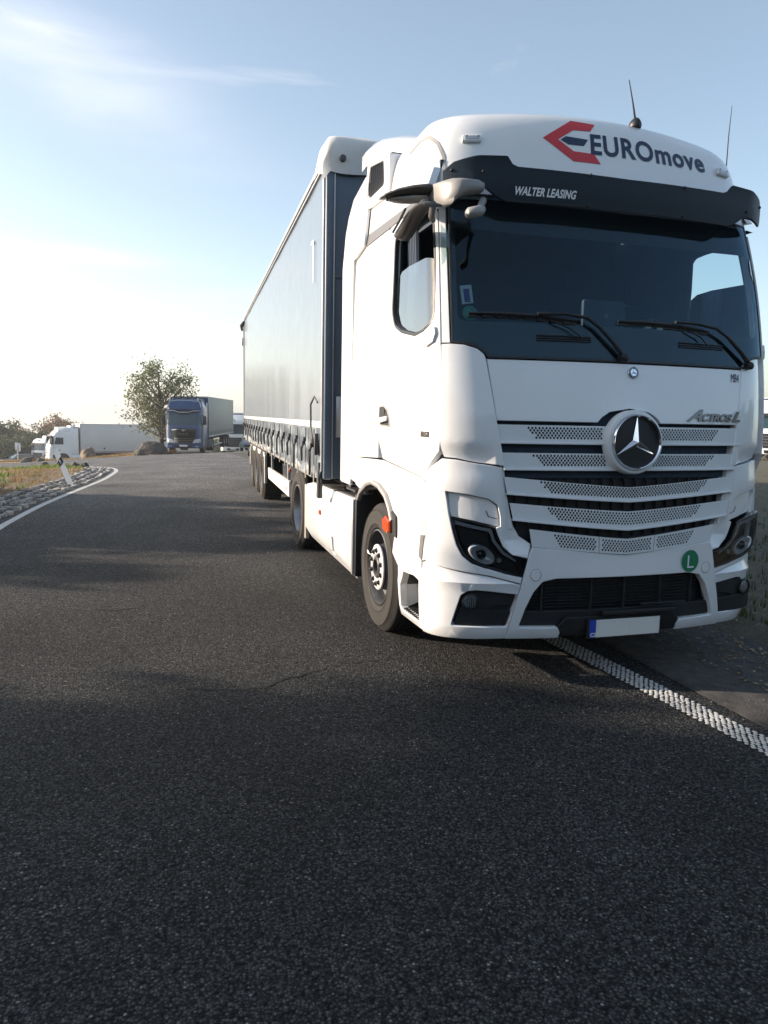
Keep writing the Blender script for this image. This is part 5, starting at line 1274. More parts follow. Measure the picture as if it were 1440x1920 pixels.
# loose grit
vs, fs = [], []
for i in range(5200):
    if i % 4: x = rr.uniform(.3, 1.8); y = rr.uniform(-2.5, 6)
    else: x = rr.uniform(-4.5, .3); y = rr.uniform(-3.4, 3)
    s_ = rr.uniform(.0015, .0055) * (1.25 if i % 4 else .8); z = G(x, y) + (.012 if x > .36 else .001); o_ = len(vs); a = rr.uniform(0, 6.28)
    for k in range(4): vs.append((x + s_ * math.cos(a + k * 1.57) * rr.uniform(.7, 1.3), y + s_ * math.sin(a + k * 1.57) * rr.uniform(.7, 1.3), z))
    vs.append((x, y, z + s_)); fs += [(o_ + k, o_ + (k + 1) % 4, o_ + 4) for k in range(4)]
me = D.meshes.new('loose_grit'); me.from_pydata(vs, [], fs); o = link('loose_grit', me, mat('grit', (.16, .15, .14), .8, var=.5, vscale=30), None, angle=None); o['kind'] = 'stuff'; o['category'] = 'grit'; o['label'] = 'loose pale grit on the asphalt and shoulder'
# cracks in the asphalt
def crack(pts, w=.015):
    P_ = []
    r_ = random.Random(len(pts))
    for i in range(len(pts) - 1):
        a, b_ = Vector(pts[i]), Vector(pts[i + 1]); n = max(2, int((b_ - a).length / .03))
        for k in range(n): P_.append(a + (b_ - a) * (k / n) + Vector((r_.uniform(-.010, .010), r_.uniform(-.014, .014))))
    bm = bmesh.new(); L_, R_ = [], []
    for i, p in enumerate(P_):
        ww = w * r_.uniform(.15, 1); L_.append(bm.verts.new((p.x, p.y - ww, .004))); R_.append(bm.verts.new((p.x, p.y + ww, .004)))
    for i in range(len(P_) - 1): bm.faces.new((L_[i], L_[i + 1], R_[i + 1], R_[i]))
    o = frombm('road_crack', bm, mat('crack_dark', (.006, .006, .006), .95), None, angle=None, norm=False); struct(o, label='thin crack across the asphalt'); return o
crack([(-2.73, .48), (-2.45, .37), (-2.27, .37), (-2.14, .48), (-1.87, .6), (-1.71, .69), (-1.41, .68)]); crack([(-2.9, .9), (-2.75, .7), (-2.73, .48), (-2.70, .1), (-2.76, -.3)], .004); crack([(-4.9, 2.75), (-4.4, 2.7), (-3.9, 2.55), (-3.42, 2.46)], .004); crack([(-3.42, 2.46), (-3.25, 2.44), (-3.06, 2.48)]); crack([(-2.97, 1.34), (-3.0, 1.1), (-2.98, .93)], .004)

# leaning marker post
mp_ = empty('marker_post', (-4.9, 13.63, G(-4.9, 13.63) + .05)); mp_.rotation_euler = (-.25, R(-27), R(-12)); mp_.scale = (.95, .95, .84)
tag(mp_, 'leaning white roadside marker post with a slanted black band at the island edge', 'marker post')
def post_sec(z): return [(-.060, -.045), (.060, -.045), (.060, -.02), (.02, .05), (-.02, .05), (-.060, -.02)]
def post_piece(nm, z0f, z1f, m, g=0):
    bm = bmesh.new(); A = [bm.verts.new((x * (1 + g), y * (1 + g), z0f(x))) for x, y in post_sec(0)]; B = [bm.verts.new((x * (1 + g), y * (1 + g), z1f(x))) for x, y in post_sec(0)]
    for i in range(6): bm.faces.new((A[i], A[(i + 1) % 6], B[(i + 1) % 6], B[i]))
    bm.faces.new(A[::-1]); bm.faces.new(B); return frombm(nm, bm, m, mp_)
post_piece('post_body', lambda x: -.1, lambda x: .56 + x * .8, M['white2']); post_piece('black_band', lambda x: .56 + x * .8, lambda x: .74 + x * .8, M['black']); post_piece('post_top', lambda x: .74 + x * .8, lambda x: 1.0 + x * .5, M['white2'])
bm = bmesh.new(); box(bm, (0, -.049, .65), (.03, .006, .10), .002); frombm('reflector', bm, M['silver'], mp_)
# ================================================================== lorries parked in the distance
def interp(T, z):
    if z <= T[0][0]: return T[0][1]
    for (a, b_), (c, d) in zip(T, T[1:]):
        if z <= c: return b_ + (d - b_) * (z - a) / (c - a)
    return T[-1][1]
def small_wheel(par, x, y, sg, r=.5, w=.30, m_rim='steel'):
    e = empty('wheel', (x, y, r), 0, par); e.rotation_euler = (0, 0, 0 if sg < 0 else math.pi)
    bm = bmesh.new(); lathe(bm, [(.29, .02), (.35, -.01), (.45, -.005), (.5, .04), (.5, w - .04), (.45, w), (.29, w - .02)], 24); frombm('tyre', bm, M['rub'], e)
    bm = bmesh.new(); lathe(bm, [(.29, .02), (.27, .06), (.2, .09), (.12, .03), (.05, .02)], 20); disc(bm, .05, .02, 20); frombm('rim', bm, M[m_rim], e)
def distant_tractor(pos, az, paint, label, kind, group=None, H=3.75, Wd=2.45):
    e = empty('parked_truck', pos, -R(az)); tag(e, label, 'truck', group)
    W2 = Wd / 2
    FR = dict(blue=[(.3, .02), (.6, 0), (1.9, .05), (2.0, .07), (2.9, .28), (3.3, .42), (3.55, .55), (3.75, .85)],
              white=[(.3, .05), (.6, 0), (1.5, .03), (1.95, .16), (2.75, .50), (2.8, .40), (3.1, .62), (3.4, .95), (3.65, 1.5)],
              back=[(.3, .03), (.6, 0), (1.8, .05), (2.7, .25), (3.3, .5), (3.6, .9)])[kind]
    f_ = lambda z: interp(FR, z)
    fp = lambda x, z, q: Vector((x, f_(z) + .10 * (x / W2) ** 2 + .22 * max(0, (abs(x) - W2 + .22) / .22) ** 2 - q, z))
    zs_ = [.38, .6, .9, 1.2, 1.5, 1.8, 2.1, 2.4, 2.7, 2.9, 3.1, 3.3, 3.5, H]
    bm = bmesh.new(); rows = []
    for z in zs_:
        row = []; w = W2 if z < 3 else W2 - .22 * ((z - 3) / (H - 3)) ** 2
        for k in range(-10, 11):
            x = w * k / 10; p = fp(x * W2 / w, z, 0); row.append(bm.verts.new((x, p.y, z)))
        yb = 2.2
        side = [bm.verts.new((w, y, z)) for y in (1.0, 1.6, yb)]; side2 = [bm.verts.new((-w, y, z)) for y in (yb, 1.6, 1.0)]
        rows.append(row + side + side2)
    n = len(rows[0])
    for i in range(len(rows) - 1):
        for k in range(n): bm.faces.new((rows[i][k], rows[i][(k + 1) % n], rows[i + 1][(k + 1) % n], rows[i + 1][k]))
    bm.faces.new(rows[-1]); bm.faces.new(rows[0][::-1]); frombm('cab_body', bm, paint, e, angle=40)
    pn = lambda nm, ol, m, d=.01, th=.02, **k: panel(nm, ol, m, e, d=d, th=th, surf=fp, bev=k.pop('bev', 0), gs=.2, gz=.2, **k)
    pn('windscreen', [(-1.08, 1.98), (1.08, 1.98), (1.03, 2.72), (-1.03, 2.72)], M['bgglass'], .012, .01, rnd=.06)
    for sg in (-1, 1):
        sd = lambda y, z, q, sg=sg: Vector((sg * (W2 + q), y, z))
        panel('side_window', [(.62, 1.98), (1.45, 1.95), (1.45, 2.62), (.80, 2.66)], M['bgglass'], e, d=.01, th=.01, surf=sd, rnd=.06, bev=0, gs=0, gz=0)
        ar = [(1.40 + .60 * math.cos(t), .5 + .60 * math.sin(t)) for t in [k * math.pi / 12 for k in range(13)]]
        panel('wheel_arch', ar + [(.80, .38), (2.0, .38)], M['black'], e, d=.008, th=.01, surf=sd, bev=0, gs=0, gz=0)
        panel('door_joint', [(.55, 1.0), (.565, 1.0), (.565, 1.95), (.55, 1.95)], M['grey'], e, d=.006, th=.004, surf=sd, bev=0, gs=0, gz=0)
        panel('cab_step', [(.45, .42), (.85, .42), (.80, .95), (.45, .95)], M['dark'], e, d=.007, th=.004, surf=sd, bev=0, gs=0, gz=0)
        m_ = empty('wing_mirror', (0, 0, 0), 0, e)
        bm = bmesh.new(); box(bm, (sg * (W2 + .16), .38, 2.30), (.24, .16, .62), .05, 2); frombm('mirror_head', bm, M['black'] if kind != 'white' else M['dark'], m_)
        bm = bmesh.new(); tube(bm, [(sg * (W2 - .02), .45, 2.66), (sg * (W2 + .14), .40, 2.62)], .025, 6); tube(bm, [(sg * (W2 - .02), .45, 1.98), (sg * (W2 + .14), .40, 2.02)], .025, 6); frombm('mirror_bar', bm, M['dark'], m_)
        small_wheel(e, sg * 1.20, 1.40, sg); small_wheel(e, sg * 1.20, 5.05, sg, w=.55)
        bm = bmesh.new(); box(bm, (sg * 1.15, 3.3, .62), (.16, 2.2, .62), .04); frombm('side_skirt', bm, paint if kind != 'blue' else M['dark'], e)
        hl = [(sg * .62, .74), (sg * .72, .98), (sg * 1.12, 1.06), (sg * 1.15, .80)]
        pn('headlight', hl if sg > 0 else hl[::-1], M['silver'], .014, .01)
    for sg in (-1, 1): abox('side_deflector', (sg * (W2 - .03), 2.53, 2.25), (.05, .66, 2.6), paint, e, .02)
    bm = bmesh.new(); box(bm, (0, 3.6, .85), (.9, 4.2, .3), .02); frombm('frame', bm, M['dark'], e)
    bm = bmesh.new(); box(bm, (0, 2.30, 3.05), (2.1, .3, 1.5), .1)
    bmesh.ops.rotate(bm, cent=(0, 2.3, 3.0), matrix=Matrix.Rotation(.0, 3, 'X'), verts=bm.verts); frombm('roof_deflector', bm, paint, e)
    if kind == 'blue':
        bm = bmesh.new(); L_ = [(-1.08, 2.86), (-.62, 2.84), (-.34, 2.74), (.34, 2.74), (.62, 2.84), (1.08, 2.86)]
        tube(bm, [fp(x, z + .10, .16) for x, z in L_], .03, 6); frombm('visor_trim', bm, M['silver'], e)
        pn('sun_visor', [(-1.10, 2.86), (-.62, 2.84), (-.34, 2.74), (.34, 2.74), (.62, 2.84), (1.10, 2.86), (1.08, 3.05), (-1.08, 3.05)], M['visor'], .12, .04)
        pn('roof_front', [(-1.05, 3.10), (1.05, 3.10), (1.0, 3.45), (-1.0, 3.45)], M['navy2'], .012, .01, rnd=.05)
        bm = bmesh.new(); tube(bm, [(-1.12, .5, 3.2), (-1.05, .5, 3.58), (-.4, .48, 3.66), (.4, .48, 3.66), (1.05, .5, 3.58), (1.12, .5, 3.2)], .025, 6)
        frombm('lamp_bar', bm, M['silver'], e)
        pn('grille', [(-.78, .72), (.78, .72), (.86, 1.72), (-.86, 1.72)], M['gloss'], .010, .01, rnd=.05)
        pn('grille_trim', [(-.80, 1.60), (-.22, 1.66), (-.12, 1.56), (.12, 1.56), (.22, 1.66), (.80, 1.60), (.80, 1.65), (.22, 1.71), (-.22, 1.71), (-.80, 1.65)], M['chrome'], .024, .012)
        for i, z in enumerate((.80, .92, 1.04)): pn('grille_bar', [(-.64 + i * .0, z), (0, z - .02), (.64, z), (.64, z + .035), (0, z + .015), (-.64, z + .035)], M['chrome'], .026, .015)
        text_obj('grille_lettering', 'MAN', .20, lambda x, y, q: fp(-.34 + x, 1.30 + y, .024 + q), M['chrome'], e, off=.006, ext=.004, xs=1.25, sp=1.35)
        bm = bmesh.new(); lathe(bm, [(.07, .0), (.06, -.02)], 16, 'Y', fp(0, 1.60, .03)); disc(bm, .06, -.02, 16, 'Y', fp(0, 1.60, .03)); frombm('emblem', bm, M['chrome'], e)
        for sg in (-1, 1):
            bm = bmesh.new(); tube(bm, [(sg * 1.25, .62, 2.9), (sg * 1.26, .60, 1.4), (sg * 1.25, .62, .5)], .03, 6); tube(bm, [(sg * 1.26, 1.0, 3.2), (sg * 1.27, .98, .6)], .025, 6); frombm('side_tube', bm, M['silver'], e)
            bm = bmesh.new(); tube(bm, [(sg * .95, .45, 3.62), (sg * .95, .42, 3.8)], .05, 8); frombm('air_horn', bm, M['silver'], e)
        pn('lower_lamp', [(.80, .48), (1.02, .48), (1.02, .54), (.80, .54)], M['silver'], .02, .01); pn('lower_lamp', [(-1.02, .48), (-.80, .48), (-.80, .54), (-1.02, .54)], M['silver'], .02, .01)
    elif kind == 'white':
        pn('sun_visor', [(-1.10, 2.70), (1.10, 2.70), (1.08, 2.90), (-1.08, 2.90)], M['grey'], .16, .03)
        for i in range(5): pn('grille_bar', [(-.72, .72 + i * .17), (.72, .72 + i * .17), (.72, .83 + i * .17), (-.72, .83 + i * .17)], M['grey'] if i % 2 else M['dark'], .014, .01)
        pn('lower_grille', [(-.8, .42), (.8, .42), (.8, .58), (-.8, .58)], M['dark'], .014, .01)
        for sg in (-1, 1):
            sd = lambda y, z, q, sg=sg: Vector((sg * (W2 + q), y, z))
            panel('side_grab', [(.95, 1.36), (1.15, 1.36), (1.15, 1.42), (.95, 1.42)], M['dark'], e, d=.01, th=.004, surf=sd, bev=0, gs=0, gz=0)
            bm = bmesh.new(); box(bm, (sg * 1.18, .40, 2.32), (.12, .35, .75), .05); frombm('mirror_arm', bm, M['dark'], e)
            panel('roof_vent', [(1.3, 3.10), (2.15, 3.16), (2.1, 3.30), (1.5, 3.28)], M['dark'], e, d=-.04, th=.004, surf=sd, bev=0, gs=0, gz=0)
    else:
        pn('sun_visor', [(-1.05, 2.72), (1.05, 2.72), (1.05, 2.92), (-1.05, 2.92)], M['dark'], .14, .03)
        pn('grille', [(-.75, .75), (.75, .75), (.80, 1.65), (-.80, 1.65)], M['black'], .010, .01, rnd=.05)
        for i in range(4): pn('grille_bar', [(-.70, .92 + i * .18), (.70, .92 + i * .18), (.70, .97 + i * .18), (-.70, .97 + i * .18)], M['grey'], .02, .01)
        bm = bmesh.new(); lathe(bm, [(.16, 0), (.15, -.02), (.11, -.02), (.10, 0)], 20, 'Y', fp(0, 3.2, .02)); frombm('roof_badge', bm, M['navy'], e)
    pn('bumper_grille', [(-.55, .42), (.55, .42), (.60, .62), (-.60, .62)], M['black'], .012, .01)
    np_ = empty('number_plate', (0, 0, 0), 0, e)
    o = panel('plate_blank', [(-.27, .50), (.27, .50), (.27, .62), (-.27, .62)], M['plate'], np_, d=.03, th=.01, surf=fp, bev=0, gs=0, gz=0)
    return e
M['navy2'] = mat('deep_blue_paint', (.005, .042, .14), .3, coat=.5, var=.05); M['refer'] = mat('pale_box_white', (.56, .56, .55), .5, var=.04, vscale=1); M['bgcurtain'] = mat('olive_grey_tarpaulin', (.30, .30, .27), .45, var=.05, vscale=1.2)
M['darkred'] = mat('dark_red_panel', (.22, .03, .04), .6)
def distant_trailer(tr, az, pos, mm, label, soft=True, redbox=False, L=13.6, y0=3.05):
    e = empty('parked_trailer', pos, -R(az)); tag(e, label, 'trailer')
    bm = bmesh.new(); box(bm, (0, y0 + L / 2, (4.0 + (1.12 if soft else 1.22)) / 2), (2.52, L, 4.0 - (1.12 if soft else 1.22)), .03, 2); frombm('cargo_body', bm, mm, e)
    bm = bmesh.new()
    for sg in (-1, 1): box(bm, (sg * 1.265, y0 + L / 2, 3.96), (.03, L, .07), .01); box(bm, (sg * 1.265, y0 + L / 2, 1.12), (.03, L, .10), .01)
    for sg in (-1, 1): box(bm, (sg * 1.24, y0 - .01, 2.5), (.08, .06, 2.95), .01)
    frombm('body_rail', bm, M['alu'] if soft else M['grey2'], e)
    if soft:
        for i in range(20):
            bm = bmesh.new()
            for sg in (-1, 1): box(bm, (sg * 1.275, y0 + .35 + i * .68, 1.30), (.012, .03, .34))
            frombm('strap', bm, M['webbing'], e)
        panel('front_wall', [(-1.2, 1.3), (1.2, 1.3), (1.2, 3.9), (-1.2, 3.9)], M['navy2'], e, d=.01, th=.01, bev=0, gs=0, gz=0, surf=lambda x, z, q: Vector((x, y0 - q, z)))
    else:
        bm = bmesh.new(); box(bm, (0, y0 - .25, 3.1), (1.8, .5, 1.2), .08); frombm('cooling_unit', bm, M['grey2'], e)
        for sg in (-1, 1):
            sd = lambda y, z, q, sg=sg: Vector((sg * (1.26 + q), y, z))
            panel('side_badge', [(y0 + 2.2, 1.45), (y0 + 2.32, 1.45), (y0 + 2.32, 1.62), (y0 + 2.2, 1.62)], M['dark'], e, d=.006, th=.004, surf=sd, bev=0, gs=0, gz=0)
    bm = bmesh.new(); box(bm, (0, y0 + L / 2 + .8, .95), (1.3, L - 2, .32), .02); frombm('underframe', bm, M['dark'], e)
    for sg in (-1, 1):
        if redbox: bm = bmesh.new(); box(bm, (sg * 1.15, y0 + 4.6, .78), (.2, 2.6, .62), .02); frombm('pallet_locker', bm, M['darkred'], e)
        bm = bmesh.new(); box(bm, (sg * 1.2, y0 + 4.6, .42), (.04, 4.2, .12), .01); frombm('side_guard', bm, M['alu'], e)
        for k in range(3): small_wheel(e, sg * 1.24, y0 + 7.9 + k * 1.31, sg, w=.36)
    return e
def gp(v, dz=0): return (v.x, v.y, G(v.x, v.y) + dz)
AZB = 12.2
pb = at(342, 50.5); distant_tractor(gp(pb), AZB, M['navy2'], 'dark blue truck with chrome grille bars parked beside the round-crowned tree', 'blue')
distant_trailer(None, AZB, gp(pb), M['bgcurtain'], 'olive grey curtain trailer behind the dark blue truck')
pr_ = at(435, 70); distant_tractor(gp(pr_), 13, M['white2'], 'white truck half hidden between the olive grey trailer and the big grey curtain trailer', 'back', H=3.7)
distant_trailer(None, 13, gp(pr_), M['refer'], 'pale curtain trailer of the half-hidden white truck', soft=True)
pw = at(84, 73); AZW = 74
distant_tractor(gp(pw), AZW, M['white2'], 'white truck seen from the side with its sunlit front facing left', 'white', H=3.65)
distant_trailer(None, AZW, gp(pw, .0), M['refer'], 'long white box trailer parked broadside behind the round-crowned tree', soft=False, redbox=True)
p3_ = at(67, 96); distant_tractor(gp(p3_), 35, M['white2'], 'white truck with a dark windscreen seen head on, left of the broadside white truck', 'back', H=3.4)

def car(pos, az, paint, label, h=1.5):
    e = empty('parked_car', pos, -R(az)); tag(e, label, 'car')
    pf_ = [(0, .35), (0, .62), (.12, .80), (1.05, .95), (1.75, h - .06), (2.1, h), (3.3, h), (4.1, 1.0), (4.3, .9), (4.35, .35)]
    bm = bmesh.new(); rows = []
    for x, s_ in ((-.88, .0), (-.80, .06), (-.5, .09), (.5, .09), (.80, .06), (.88, .0)):
        w = [(y, z) for y, z in pf_]; rows.append([bm.verts.new((x * (1 if z < 1.0 else .84), y + (.10 if abs(x) > .85 and y < 1 else 0), z - (.09 - s_) * (z > .6))) for y, z in w])
    for i in range(5):
        for k in range(len(pf_) - 1): bm.faces.new((rows[i][k], rows[i][k + 1], rows[i + 1][k + 1], rows[i + 1][k]))
    bm.faces.new(rows[0]); bm.faces.new(rows[-1][::-1]); frombm('car_body', bm, paint, e, angle=35)
    sf_ = lambda x, t, q: Vector((x, 1.05 + (1.75 - 1.05) * t - q, .95 + (h - 1.01) * t + q))
    panel('windscreen', [(-.62, .08), (.62, .08), (.56, .92), (-.56, .92)], M['bgglass'], e, d=.012, th=.005, surf=sf_, bev=0, gs=0, gz=0)
    for sg in (-1, 1):
        sd = lambda y, z, q, sg=sg: Vector((sg * (.75 + (h - z) * .12 + q), y, z))
        panel('side_window', [(1.35, 1.0), (3.7, 1.0), (3.2, h - .12), (1.85, h - .12)], M['bgglass'], e, d=.02, th=.01, surf=sd, bev=0, gs=0, gz=0)
        for y in (.8, 3.5):
            w = empty('wheel', (sg * .86, y, .31), 0, e); w.rotation_euler = (0, 0, 0 if sg < 0 else math.pi)
            bm = bmesh.new(); lathe(bm, [(.19, .01), (.30, .0), (.31, .04), (.31, .18), (.2, .2)], 20); frombm('tyre', bm, M['rub'], w)
            bm = bmesh.new(); lathe(bm, [(.19, .01), (.05, .03)], 16); disc(bm, .05, .03, 16); frombm('rim', bm, M['silver'], w)
        bm = bmesh.new(); box(bm, (sg * .62, .03, .70), (.32, .08, .13), .02); frombm('headlight', bm, M['silver'], e)
    bm = bmesh.new(); box(bm, (0, -.005, .52), (.9, .04, .16), .01); frombm('grille', bm, M['black'], e); return e
car(gp(at(0, 90)), 60, mat('dark_car_paint', (.03, .035, .045), .3, coat=.6), 'dark car at the far left edge near the signpost')
car(gp(at(74, 93)), 28, mat('bronze_car_paint', (.14, .11, .09), .35, coat=.4), 'bronze-brown car in front of the white trucks at left', h=1.62)
car(gp(at(466, 60)), 14, mat('silver_car_paint', (.30, .31, .33), .3, coat=.5), 'silver car beside the half-hidden white truck')

# boulders
def boulder(pos, s_, label, seed, m=None):
    bm = bmesh.new(); bmesh.ops.create_icosphere(bm, subdivisions=4, radius=1)
    for v in bm.verts:
        c = v.co.copy(); n = noise.noise(c * 1.1 + Vector((seed, 0, 0))) * .35 + noise.noise(c * 3 + Vector((seed, 2, 0))) * .12 + abs(noise.noise(c * 7 + Vector((0, seed, 0)))) * .06
        v.co = c * (1 + n); v.co = Vector((v.co.x * s_[0], v.co.y * s_[1], max(-.25, v.co.z) * s_[2]))
    o = frombm('boulder', bm, m or M['boulder'], None, angle=50, loc=pos); tag(o, label, 'boulder', 'boulders along the lorry park edge'); return o
M['boulder2'] = mat('dark_boulder', (.055, .05, .045), .9, var=.35, vscale=2.5, bump=.7, bscale=8)
boulder(gp(at(165, 60), .3), (.62, .6, .85), 'tawny boulder under the broadside white trailer', 3)
boulder(gp(at(281, 50), .25), (.95, .7, .66), 'large dark boulder beside the trunk of the round-crowned tree', 8, M['boulder2'])
boulder(gp(at(262, 50), .1), (.45, .4, .40), 'small dark boulder left of the large dark one', 12, M['boulder2'])
boulder(gp(at(51, 62), .1), (.60, .5, .40), 'low dark boulder left of the bronze-brown car', 5, M['boulder2'])
boulder(gp(at(74, 61), .05), (.42, .4, .32), 'low rounded boulder in front of the bronze-brown car', 9, M['boulder2'])
for i, (px, dd, lb) in enumerate(((108, 24.5, 'small dark stone on the island behind the marker post'), (139, 24.2, 'small flat dark stone at the back of the island, left of the last setts'), (155, 23.6, 'small square dark stone nearest the island tip'), (80, 25, 'small dark stone at the island back edge, leftmost'))):
    boulder(gp(at(px, dd), .08), (.14, .12, .13), lb, 20 + i, M['boulder2'])

# signposts
sp_ = empty('signpost', gp(at(31, 76))); tag(sp_, 'slim pale signpost with narrow boards near the far left trees', 'signpost')
bm = bmesh.new(); tube(bm, [(0, 0, 0), (0, 0, 2.3)], .06, 8); frombm('pole', bm, M['silver'], sp_)
bm = bmesh.new(); box(bm, (-.12, -.07, 1.9), (.2, .03, .75), .01); box(bm, (.20, -.07, 1.8), (.2, .03, .85), .01); frombm('board', bm, M['white2'], sp_)
# low grassy kerb strip beyond the far lane
bm = bmesh.new(); rows = []
for px in range(-60, 330, 10):
    dd = 64 - (px / 330) * 14; a = at(px, dd); b_ = at(px, dd + 2.2); rows.append([bm.verts.new((a.x, a.y, G(a.x, a.y) + .02)), bm.verts.new((a.x, a.y, G(a.x, a.y) + .12)), bm.verts.new((b_.x, b_.y, G(b_.x, b_.y) + .16)), bm.verts.new((b_.x, b_.y, G(b_.x, b_.y) + .0))])
for i in range(len(rows) - 1):
    for k in range(3): bm.faces.new((rows[i][k], rows[i][k + 1], rows[i + 1][k + 1], rows[i + 1][k]))
struct(frombm('far_verge', bm, M['soil'], None, angle=60), label='narrow dry verge with boulders beyond the far lane')
pts = []
for i in range(3500):
    px = rr.uniform(-60, 328); dd = 64 - (px / 330) * 14 + rr.uniform(0, 2.2); a = at(px, dd); pts.append((a.x, a.y, G(a.x, a.y) + .10))
blades('far_grass', pts, M['drygrass'], (.08, .28), .03, 'tufts of dry grass on the far verge beneath the trees')

# ------------------------------------------------------------------ trees
M['bark'] = mat('tree_bark', (.09, .075, .06), .9, var=.35, vscale=8, bump=.6, bscale=20)
M['leafA'] = leafmat('leaf_olive', [(.08, .10, .05), (.13, .15, .075), (.19, .19, .10)], .45)
M['leafR'] = leafmat('leaf_rust', [(.14, .075, .045), (.20, .12, .07), (.16, .14, .07)], .4)
M['leafD'] = leafmat('leaf_dark', [(.03, .05, .025), (.05, .075, .035), (.08, .09, .04)], .35)
M['leafG'] = leafmat('leaf_yellow_green', [(.10, .12, .04), (.17, .18, .07), (.20, .16, .08)], .4)
def tree(pos, h, cr, label, m, seed, trunk_h=.28, leaves=3000, ls=.13, gaps=.35, kids=26, name='tree', cat='tree', group=None, cz=1.0, low=.18):
    r_ = random.Random(seed); e = empty(name, pos); tag(e, label, cat, group)
    bm = bmesh.new(); th = h * trunk_h; R0 = h * .022 + .04
    tube(bm, [(0, 0, -.3), (r_.uniform(-.05, .05), 0, th * .5), (r_.uniform(-.1, .1), r_.uniform(-.1, .1), th), (r_.uniform(-.2, .2), 0, h * .62), (r_.uniform(-.2, .2), 0, h * .88)], [R0 * 1.25, R0, R0 * .85, R0 * .45, R0 * .12], 8)
    tips = []
    for i in range(kids):
        f = (i + .5) / kids; z0 = th * .75 + (h * .80 - th * .75) * f ** 1.1; a = i * 2.4 + r_.uniform(-.5, .5)
        zc = h * (low + (1 - low) * .52); zt = h * low + h * (1 - low) * (.10 + .86 * f ** .8 * r_.uniform(.85, 1.06)); rel = (zt - zc) / (h * (1 - low) * .52); rad = cr * math.sqrt(max(.06, 1 - rel * rel)) * r_.uniform(.72, 1.1)
        tip = Vector((math.cos(a) * rad, math.sin(a) * rad, zt)); base = Vector((0, 0, z0 * .8)); mid = base.lerp(tip, .5) + Vector((0, 0, -.04 * h + r_.uniform(-.02, .05) * h))
        tube(bm, [base, mid, tip], [R0 * .38, R0 * .2, R0 * .05], 5)
        tips.append((tip, mid, base))
        for q in range(3):
            b0 = base.lerp(tip, r_.uniform(.4, .85)); t2 = b0 + Vector((r_.gauss(0, 1), r_.gauss(0, 1), r_.gauss(.2, .8))).normalized() * cr * r_.uniform(.25, .5); tube(bm, [b0, t2], [R0 * .12, R0 * .03], 4); tips.append((t2, b0, b0))
    frombm('trunk', bm, M['bark'], e, angle=60)
    vs, fs = [], []
    clumps = []
    for tip, mid, base in tips:
        for q in range(4): clumps.append((mid.lerp(tip, r_.uniform(.25, 1.08)) + Vector((r_.gauss(0, 1), r_.gauss(0, 1), r_.gauss(0, 1))) * cr * .07, cr * r_.uniform(.07, .17)))
    clumps = [c for c in clumps if noise.noise(c[0] * (2.2 / cr) + Vector((seed * 3.1, 0, 0))) > -.5 + gaps * .8 - .25]
    for i in range(leaves):
        c, s_ = clumps[r_.randrange(len(clumps))]; p = c + Vector((r_.gauss(0, 1), r_.gauss(0, 1), r_.gauss(0, .75))) * s_
        if p.z < h * low * .8: continue
        a = Vector((r_.gauss(0, 1), r_.gauss(0, 1), r_.gauss(0, 1))).normalized(); b_ = a.cross(Vector((r_.gauss(0, 1), r_.gauss(0, 1), r_.gauss(0, 1)))).normalized(); l = ls * r_.uniform(.6, 1.4); o_ = len(vs)
        vs += [tuple(p + a * l), tuple(p + b_ * l * .45), tuple(p - a * l), tuple(p - b_ * l * .45)]; fs.append((o_, o_ + 1, o_ + 2, o_ + 3))
    me = D.meshes.new('crown'); me.from_pydata(vs, [], fs); link('crown', me, m, e, angle=None); return e
tree(gp(at(302, 53)), 6.75, 2.45, 'round-crowned leafy tree beside the dark blue truck', M['leafA'], 4, trunk_h=.22, leaves=7000, ls=.10, gaps=.42, kids=34, low=.20)
tree(gp(at(-6, 104)), 6.6, 4.4, 'dark green tree at the far left edge of the lorry park', M['leafD'], 21, leaves=7000, ls=.22, gaps=.05, low=.03)
tree(gp(at(33, 110)), 6.0, 2.7, 'rusty autumn tree just right of the dark green one', M['leafR'], 22, leaves=4500, ls=.2, gaps=.2, low=.05)
tree(gp(at(66, 118)), 5.4, 3.0, 'yellowish green tree above the head-on white truck', M['leafG'], 23, leaves=4500, ls=.2, gaps=.15, low=.05)
tree(gp(at(108, 112)), 7.4, 3.0, 'tall reddish brown tree behind the broadside white truck cab', M['leafR'], 24, leaves=5000, ls=.2, gaps=.1, low=.05)
tree(gp(at(135, 116)), 6.8, 2.8, 'dark reddish tree behind the front of the white box trailer', M['leafR'], 25, leaves=4000, ls=.2, gaps=.1, low=.05)
tree(gp(at(86, 104)), 4.8, 2.6, 'low dark green tree between the white truck cabs', M['leafD'], 26, leaves=4000, ls=.2, gaps=.05, low=.02)
tree(gp(at(20, 98)), 4.0, 3.2, 'low dark shrubby tree behind the signpost', M['leafD'], 27, leaves=4500, ls=.2, gaps=.0, low=.0, cat='tree')
tree(gp(at(52, 100)), 3.8, 3.2, 'low dark shrubby tree behind the head-on white truck', M['leafD'], 28, leaves=4500, ls=.2, gaps=.0, low=.0)
